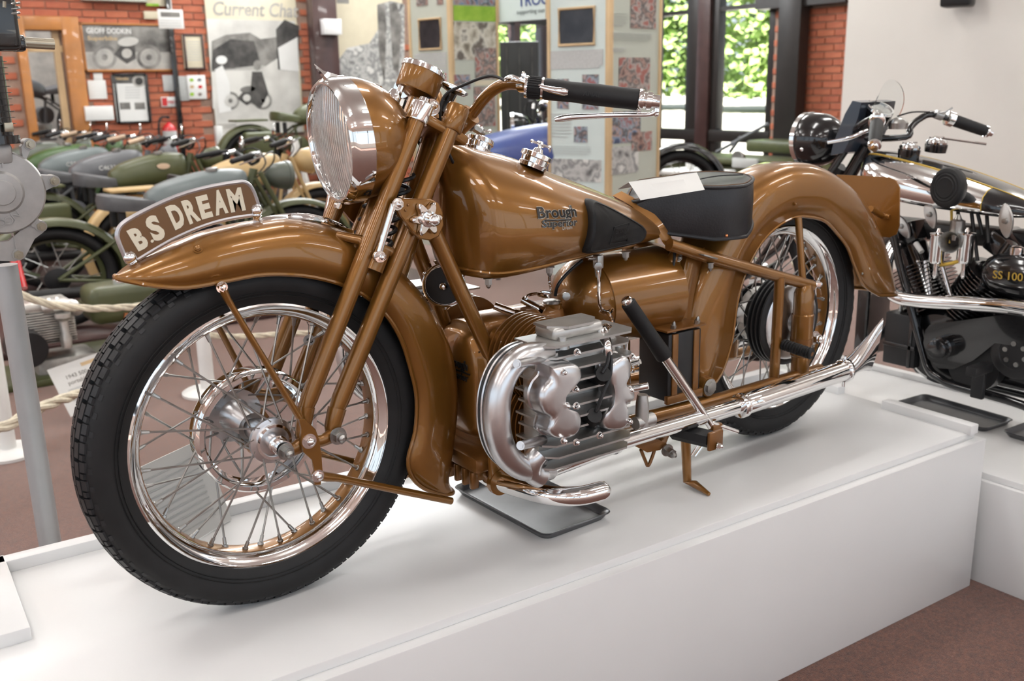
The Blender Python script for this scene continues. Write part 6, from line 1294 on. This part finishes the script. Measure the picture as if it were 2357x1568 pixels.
# display boards
class Board:
    def __init__(s, label, p0, p1, d0, d1, ztop, zbot, mat, group='display boards'):
        a, b = CAM+ray(p0, 200)*d0, CAM+ray(p1, 200)*d1; a.z = b.z = 0; s.a, s.u = a, (b-a).normalized(); s.L = (b-a).length; s.n = V((s.u.y, -s.u.x, 0))
        if s.n.dot(CAM-a) < 0: s.n = -s.n
        s.o = MB().prism([a+V((0, 0, zbot)), b+V((0, 0, zbot)), b+V((0, 0, ztop)), a+V((0, 0, ztop))], -s.n*.03).build('display_board', mat); tag(s.o, label, 'display board', group); s.inv = Matrix.Translation(-s.o.location)
        for q, w_ in ((0, .022), (s.L, .022)):
            e = a+s.u*q; f = MB().box(e+V((0, 0, (ztop+zbot)/2))-s.n*.01, (w_, .05, ztop-zbot), Quaternion((0, 0, 1), atan2(s.u.y, s.u.x)).to_matrix(), .004).build('edge_strip', 'wood2', s.o); f.matrix_parent_inverse = s.inv
    def at(s, px, py, k=1):
        d = ray(px, py); t = (s.a-CAM).dot(s.n)/d.dot(s.n); return CAM+d*t+s.n*(.001*k)
    def pic(s, x0, y0, x1, y1, mat, k=1, frame=None, name='picture'):
        a, b = s.at(x0, y0, k), s.at(x1, y1, k); du = (b-a).dot(s.u); q = [a, a+s.u*du, a+s.u*du+V((0, 0, b.z-a.z)), a+V((0, 0, b.z-a.z))]
        f = MB().prism(q, s.n*.004).build(name, mat, s.o); f.matrix_parent_inverse = s.inv
        if frame: g = MB().tube([p+s.n*.006 for p in q], .012, 6, loop=True).build('picture_frame', frame, s.o); g.matrix_parent_inverse = s.inv
    def lines(s, x0, x1, y0, y1, n):
        for i in range(n):
            y = y0+(y1-y0)*i/n; s.pic(x0, y, x1-(8 if i == n-1 else 0), y+2.2, 'papergrey', 1, None, 'text_line')
Bt = FLOOR+2.35
A1 = Board('grey green display board with framed dark screen, leftmost of the group', 950, 1040, 8.3, 8.0, Bt, FLOOR+.1, 'greyboard'); A1.pic(965, 46, 1017, 112, 'screen', 2, 'wood2', 'screen'); A1.lines(955, 1028, 124, 196, 10); A1.pic(958, -20, 985, 12, 'ph1'); A1.pic(1005, -20, 1020, 10, 'ph1'); A1.pic(1010, 168, 1028, 186, 'red')
A2 = Board('display board with bright green field picture and sepia crowd photograph', 1041, 1146, 8.0, 8.25, Bt, FLOOR+.1, 'greyboard'); A2.pic(1043, 12, 1142, 50, 'pgreen'); A2.pic(1043, -30, 1142, 14, 'ph2'); A2.pic(1043, 50, 1142, 138, 'ph3'); A2.pic(1092, 110, 1142, 182, 'ph1', 3); A2.pic(1044, 172, 1082, 205, 'ph2', 2); A2.pic(1090, 200, 1140, 290, 'ph1', 2); A2.pic(1092, 185, 1140, 196, 'creamposter', 2)
A3 = Board('pale header board with blue lettering above the black cabinet', 1150, 1262, 8.25, 7.9, Bt, A2.at(1148, 52).z, 'paleboard')
mb_ = A3.at(1193, 15, 4); f = text('lettering', 'TROOP 15', .12, 'blue', A3.o, mb_, A3.u, (0, 0, 1), ext=.0006, off=.002); f.matrix_parent_inverse = A3.inv; f = text('lettering', 'supporting our', .05, 'bluegrey', A3.o, A3.at(1190, 33, 4), A3.u, (0, 0, 1), ext=.0006); f.matrix_parent_inverse = A3.inv
B1 = Board('pale blue display board with large framed screen and small photographs', 1265, 1402, 6.8, 6.5, Bt, FLOOR+.1, 'paleboard'); B1.pic(1288, 22, 1369, 101, 'screen', 2, 'wood2', 'screen'); B1.lines(1268, 1388, 118, 160, 7); B1.pic(1283, 182, 1309, 250, 'ph2'); B1.pic(1341, 172, 1378, 252, 'ph2'); B1.pic(1322, 291, 1352, 328, 'ph2'); B1.lines(1266, 1315, 262, 320, 8); B1.lines(1266, 1360, 336, 358, 4); B1.pic(1262, 364, 1384, 420, 'ph4')
B2 = Board('grey green display board full of group photographs, next to the window', 1404, 1516, 6.5, 6.85, Bt, FLOOR+.1, 'greyboard'); B2.pic(1451, -20, 1508, 67, 'ph1'); B2.lines(1408, 1442, 30, 62, 5); B2.lines(1408, 1500, 76, 96, 4); B2.pic(1424, 132, 1494, 211, 'ph1'); B2.pic(1402, 258, 1473, 326, 'ph2'); B2.pic(1453, 305, 1499, 345, 'ph1', 2); B2.pic(1402, 340, 1468, 396, 'ph4'); B2.lines(1408, 1440, 110, 122, 2)
# black cabinet, blue sidecar body
cb = CAM+ray(1196, 200)*9.6; q = [CAM+ray(1152, 100)*9.6, CAM+ray(1238, 100)*9.6]; wv = (q[1]-q[0]); wv.z = 0
mb = MB(); mb.box(V((cb.x, cb.y, (FLOOR+q[0].z)/2)), (wv.length, .5, q[0].z-FLOOR), Quaternion((0, 0, 1), atan2(wv.y, wv.x)).to_matrix(), .01); cab = tag(mb.build('cabinet', 'matblack'), 'tall black cabinet between the display boards', 'cabinet'); 
for k in range(3):
    s = MB().box(V((cb.x, cb.y, (FLOOR+q[0].z)/2))-wv.normalized()*(.12-.12*k)+V((wv.y, -wv.x, 0)).normalized()*.256, (.01, .012, q[0].z-FLOOR-.1), Quaternion((0, 0, 1), atan2(wv.y, wv.x)).to_matrix()).build('door_edge', 'pblack', cab); s.matrix_parent_inverse = Matrix.Translation(-cab.location)
sc0 = CAM+ray(1235, 345)*7.15; scx = thing('sidecar', 'blue streamlined sidecar body behind the fuel tank', 'sidecar', (sc0.x, sc0.y, FLOOR+.02), -.63); rs = []
for k in range(13):
    t = k/12; x = -.62+1.25*t; h = .06+.24*sin(pi*min(1, .06+t*.70))**.8; w_ = .05+.22*sin(pi*min(1, .1+t*.8))**.6; rs.append([V((x, cos(a)*w_, .90+.05*t+sin(a)*h*.75)) for a in [2*pi*j/20 for j in range(20)]])
MB().rings(rs).build('body', 'blue', scx, 60); MB().box(V((0.1, 0, .70)), (1.0, .2, .05), None, .01).build('chassis', 'matblack', scx)
for s in (-1,): [MB().cyl(V((q_, 0, 0)), V((q_, 0, .70)), .02, n=10).build('stand_leg', 'matblack', scx) for q_ in (-.3, .5)]
# white A-frame and pillar tags near the tan motorcycle
af = P(685, 400, 6.1); t = thing('sign_easel', 'white A-shaped sign easel behind the sand coloured motorcycle', 'easel', (af.x, 6.1, FLOOR)); tz = P(690, 322, 6.1).z-FLOOR
for dx, dy in ((-.20, -.05), (.20, -.05), (0, .25)): MB().tube([V((dx, dy, 0)), V((0, 0, tz))], .025, 8).build('leg', 'post', t)
MB().box(V((0, -.06, tz*.45)), (.34, .02, .05), None, .004).build('ledge', 'post', t)
o = slab('post_marker', 497, 290, 512, 345, 8.6, .06, 'post'); tag(o, 'short white upright marker post in front of the street poster', 'post'); MB().box(V((0, 0, -.35)), (.2, .2, .05)).build('foot', 'post', o).location = (0, 0, -(o.location.z-FLOOR)+.38)
# military vehicle beneath the window
vx = 7.3; vy = Px(1700, 350, vx).y; vc = thing('army_vehicle', 'dark olive army vehicle with folded screen frame below the window', 'vehicle', (vx, vy, FLOOR)); zb_ = Px(1700, 352, vx).z-FLOOR
MB().box(V((.1, 0, zb_*.55)), (1.3, 2.5, zb_*.7), None, .05).build('body', 'olive', vc); MB().box(V((-.35, 0, zb_*.95)), (.5, 2.2, .06), None, .02).build('bonnet', 'olive', vc); MB().box(V((.35, -.6, zb_+.06)), (.4, 1.3, .12), None, .03).build('cargo_cover', 'olive', vc)
for yy in (-.9, .9): MB().ring(V((-.45, yy, .33)), XA, [(cos(a)*.09, .24+sin(a)*.09) for a in [2*pi*k/10 for k in range(10)]], 36).build('wheel', 'rubber', vc)
for (p0, p1) in (((1650, 350), (1768, 285)), ((1680, 350), (1705, 315)), ((1850, 345), (1862, 310))): MB().tube([Px(*p0, vx-.3)-V((vx, vy, FLOOR)), Px(*p1, vx-.3)-V((vx, vy, FLOOR))], .018, 8).build('screen_strut', 'slate', vc)
MB().box(Px(1715, 376, vx-.62)-V((vx, vy, FLOOR)), (.03, .30, .09), None, .005).build('number_board', 'papergrey', vc); MB().lathe(Px(1698, 362, vx-.6)-V((vx, vy, FLOOR)), (-1, 0, 0), [(-.08, .03), (0, .07), (.01, .06)], 18).build('headlamp', 'dullchrome', vc)
c = Px(1598, 362, vx-1.0); tb_ = thing('side_table', 'small pale table with a white mug under the window', 'table', (c.x, c.y, FLOOR)); hz = Px(1560, 388, vx-1.0).z-FLOOR; MB().box(V((0, 0, hz-.02)), (.5, .6, .04), None, .01).build('table_top', 'paper', tb_)
for a_, b_ in ((-.2, -.25), (.2, -.25), (-.2, .25), (.2, .25)): MB().cyl(V((a_, b_, 0)), V((a_, b_, hz-.03)), .02, n=8).build('leg', 'steel', tb_)
mg = MB().lathe((c.x, c.y+.05, FLOOR+hz), (0, 0, 1), [(0, .035), (.005, .04), (.09, .042), (.092, .038), (.02, .034)], 20).build('mug', 'paper'); tag(mg, 'white mug on the pale table under the window', 'mug'); 
# engine on a pole at the left edge
ep = thing('engine_stand', 'grey steel pole stand holding the black cylindered engine at left', 'stand', (P(47, 900, .78).x, .78, FLOOR)); WO[ep.name] = V(ep.location)
M['polegrey'] = pm('grey_painted_pole', (.42, .44, .45), .35, .3, var=.05); M['caseal'] = pm('sand_cast_alloy', (.45, .44, .43), .5, .7, var=.06, nscale=30, bump=.08, bscale=150); M['oilblack'] = pm('glossy_black_engine_paint', (.012, .012, .013), .2, coat=.6, bump=.3, bscale=40); M['brass'] = pm('tarnished_steel', (.42, .38, .30), .35, .9, var=.1)
pc = P(47, 900, .78); pt_ = P(10, 610, .78); MB().tube([V((pc.x+.018, .78, FLOOR)), V((pt_.x+.002, .78, pt_.z))], .026, 20).build('pole', 'polegrey', ep); MB().lathe(V((pc.x+.018, .78, FLOOR)), (0, 0, 1), [(0, .18), (.015, .18), (.02, .04)], 30).build('pole_base', 'polegrey', ep)
ye = .74; en = thing('display_engine', 'single cylinder motorcycle engine with alloy crankcase mounted on the pole', 'engine', tuple(P(8, 600, ye))); WO[en.name] = V(en.location)
cc2 = P(0, 442, ye); rcr = (P(105, 442, ye)-cc2).length
mb = MB(); mb.lathe(cc2, (0, -1, 0), [(-.06, rcr*.98), (-.01, rcr*1.0), (.012, rcr*.985), (.018, rcr*.94), (.019, rcr*.50), (.026, rcr*.44), (.027, rcr*.30), (.030, rcr*.28), (.031, .002)], 64); mb.box(cc2+V((-.02, .02, rcr*.9)), (rcr*1.15, .09, rcr*.5), None, .01); ca = mb.build('crankcase', 'caseal', en, 35)
for (px, py) in ((66, 332), (122, 416), (92, 520), (40, 585)):
    c = P(px, py, ye); d = (cc2-c); d.y = 0; d.normalize(); mb = MB(); mb.tube([c+V((0, -.012, 0)), c+V((0, .03, 0))], .013, 20); mb.prism([c+V((0, -.01, .012)), c+V((0, -.01, -.012)), c+d*.03+V((0, -.01, -.02)), c+d*.03+V((0, -.01, .02))], (0, .03, 0)); lg = mb.build('lug', 'caseal', ca)
    MB().tube([c+V((0, -.014, 0)), c+V((0, -.020, 0))], .0105, 6).build('nut', 'brass', ca); MB().tube([c+V((0, -.018, 0)), c+V((0, -.030, 0))], .0055, 14).build('stud', 'brass', ca)
pl_ = [P(x, y, ye-.005) for x, y in ((-20, 560), (20, 555), (70, 510), (85, 505), (105, 515), (100, 535), (80, 550), (58, 592), (35, 602), (-20, 600))]; MB().prism(pl_, (0, .02, 0), .002).build('engine_plate', 'caseal', en, 30)
for ch, px, py, an in (('P', 2, 386, 0), ('D', -4, 524, .15), ('O', 12, 520, .25), ('N', 32, 508, .5)): 
    text('embossed_letter', ch, .034 if ch == 'P' else .026, 'caseal', ca, P(px, py, ye-.019), (cos(an), 0, sin(an)), (-sin(an), 0, cos(an)), ext=.003)
text('embossed_letter', 'JA', .034, 'caseal', ca, P(-48, 386, ye-.019), (1, 0, 0), (0, 0, 1), ext=.0012); text('embossed_letter', 'LON', .026, 'caseal', ca, P(-64, 508, ye-.019), (1, 0, -.3), (.3, 0, 1), ext=.0012)
bcx = P(-18, 250, ye); bz0_, bz1_ = P(0, 318, ye).z, P(0, 130, ye).z
MB().cyl(V((bcx.x, ye, bz0_)), V((bcx.x, ye, bz1_)), .035, n=28).build('barrel', 'oilblack', en); MB().cyl(V((bcx.x, ye, bz0_-.012)), V((bcx.x, ye, bz0_+.006)), .047, n=28).build('barrel_flange', 'oilblack', en)
for k in range(11):
    z = P(0, 285-k*14.3, ye).z; r_ = (P(38-(.2*k), 285, ye).x-bcx.x); MB().lathe(V((bcx.x, ye, z)), (0, 0, 1), [(-.001, .03), (-.0008, r_), (.0008, r_), (.001, .03)], 36).build('barrel_fin', 'oilblack', en)
h0 = P(0, 118, ye).z; h1 = P(0, -30, ye).z
MB().box(V((bcx.x+.018, ye, (h0+h1)/2)), (.105, .08, h1-h0), None, .012, 3).build('cylinder_head', 'oilblack', en); MB().box(P(40, 100, ye), (.03, .04, .035), None, .008).build('port_boss', 'oilblack', en)
a, b = P(52, 98, ye), P(124, 102, ye); mb = MB(); mb.tube([a-V((.006, 0, 0)), a+V((.004, 0, 0))], .0165, 6); mb.tube([a, b], [.0118, .0118], 22); mb.build('inlet_stub', 'brass', en)
hp = []
for k in range(49):
    t = k/48; hp.append(P(32, 40-t*34, ye-.03)+V((cos(t*6*pi)*.010, sin(t*6*pi)*.010, 0)))
MB().tube(hp, .0028, 6).build('valve_spring', 'dullchrome', en); MB().tube([P(8, 18, ye-.03), P(8, 4, ye-.03)], .012, 6).build('head_nut', 'brass', en); MB().box(P(20, 293, ye-.045), (.018, .012, .02), None, .002).build('base_nut', 'brass', en)
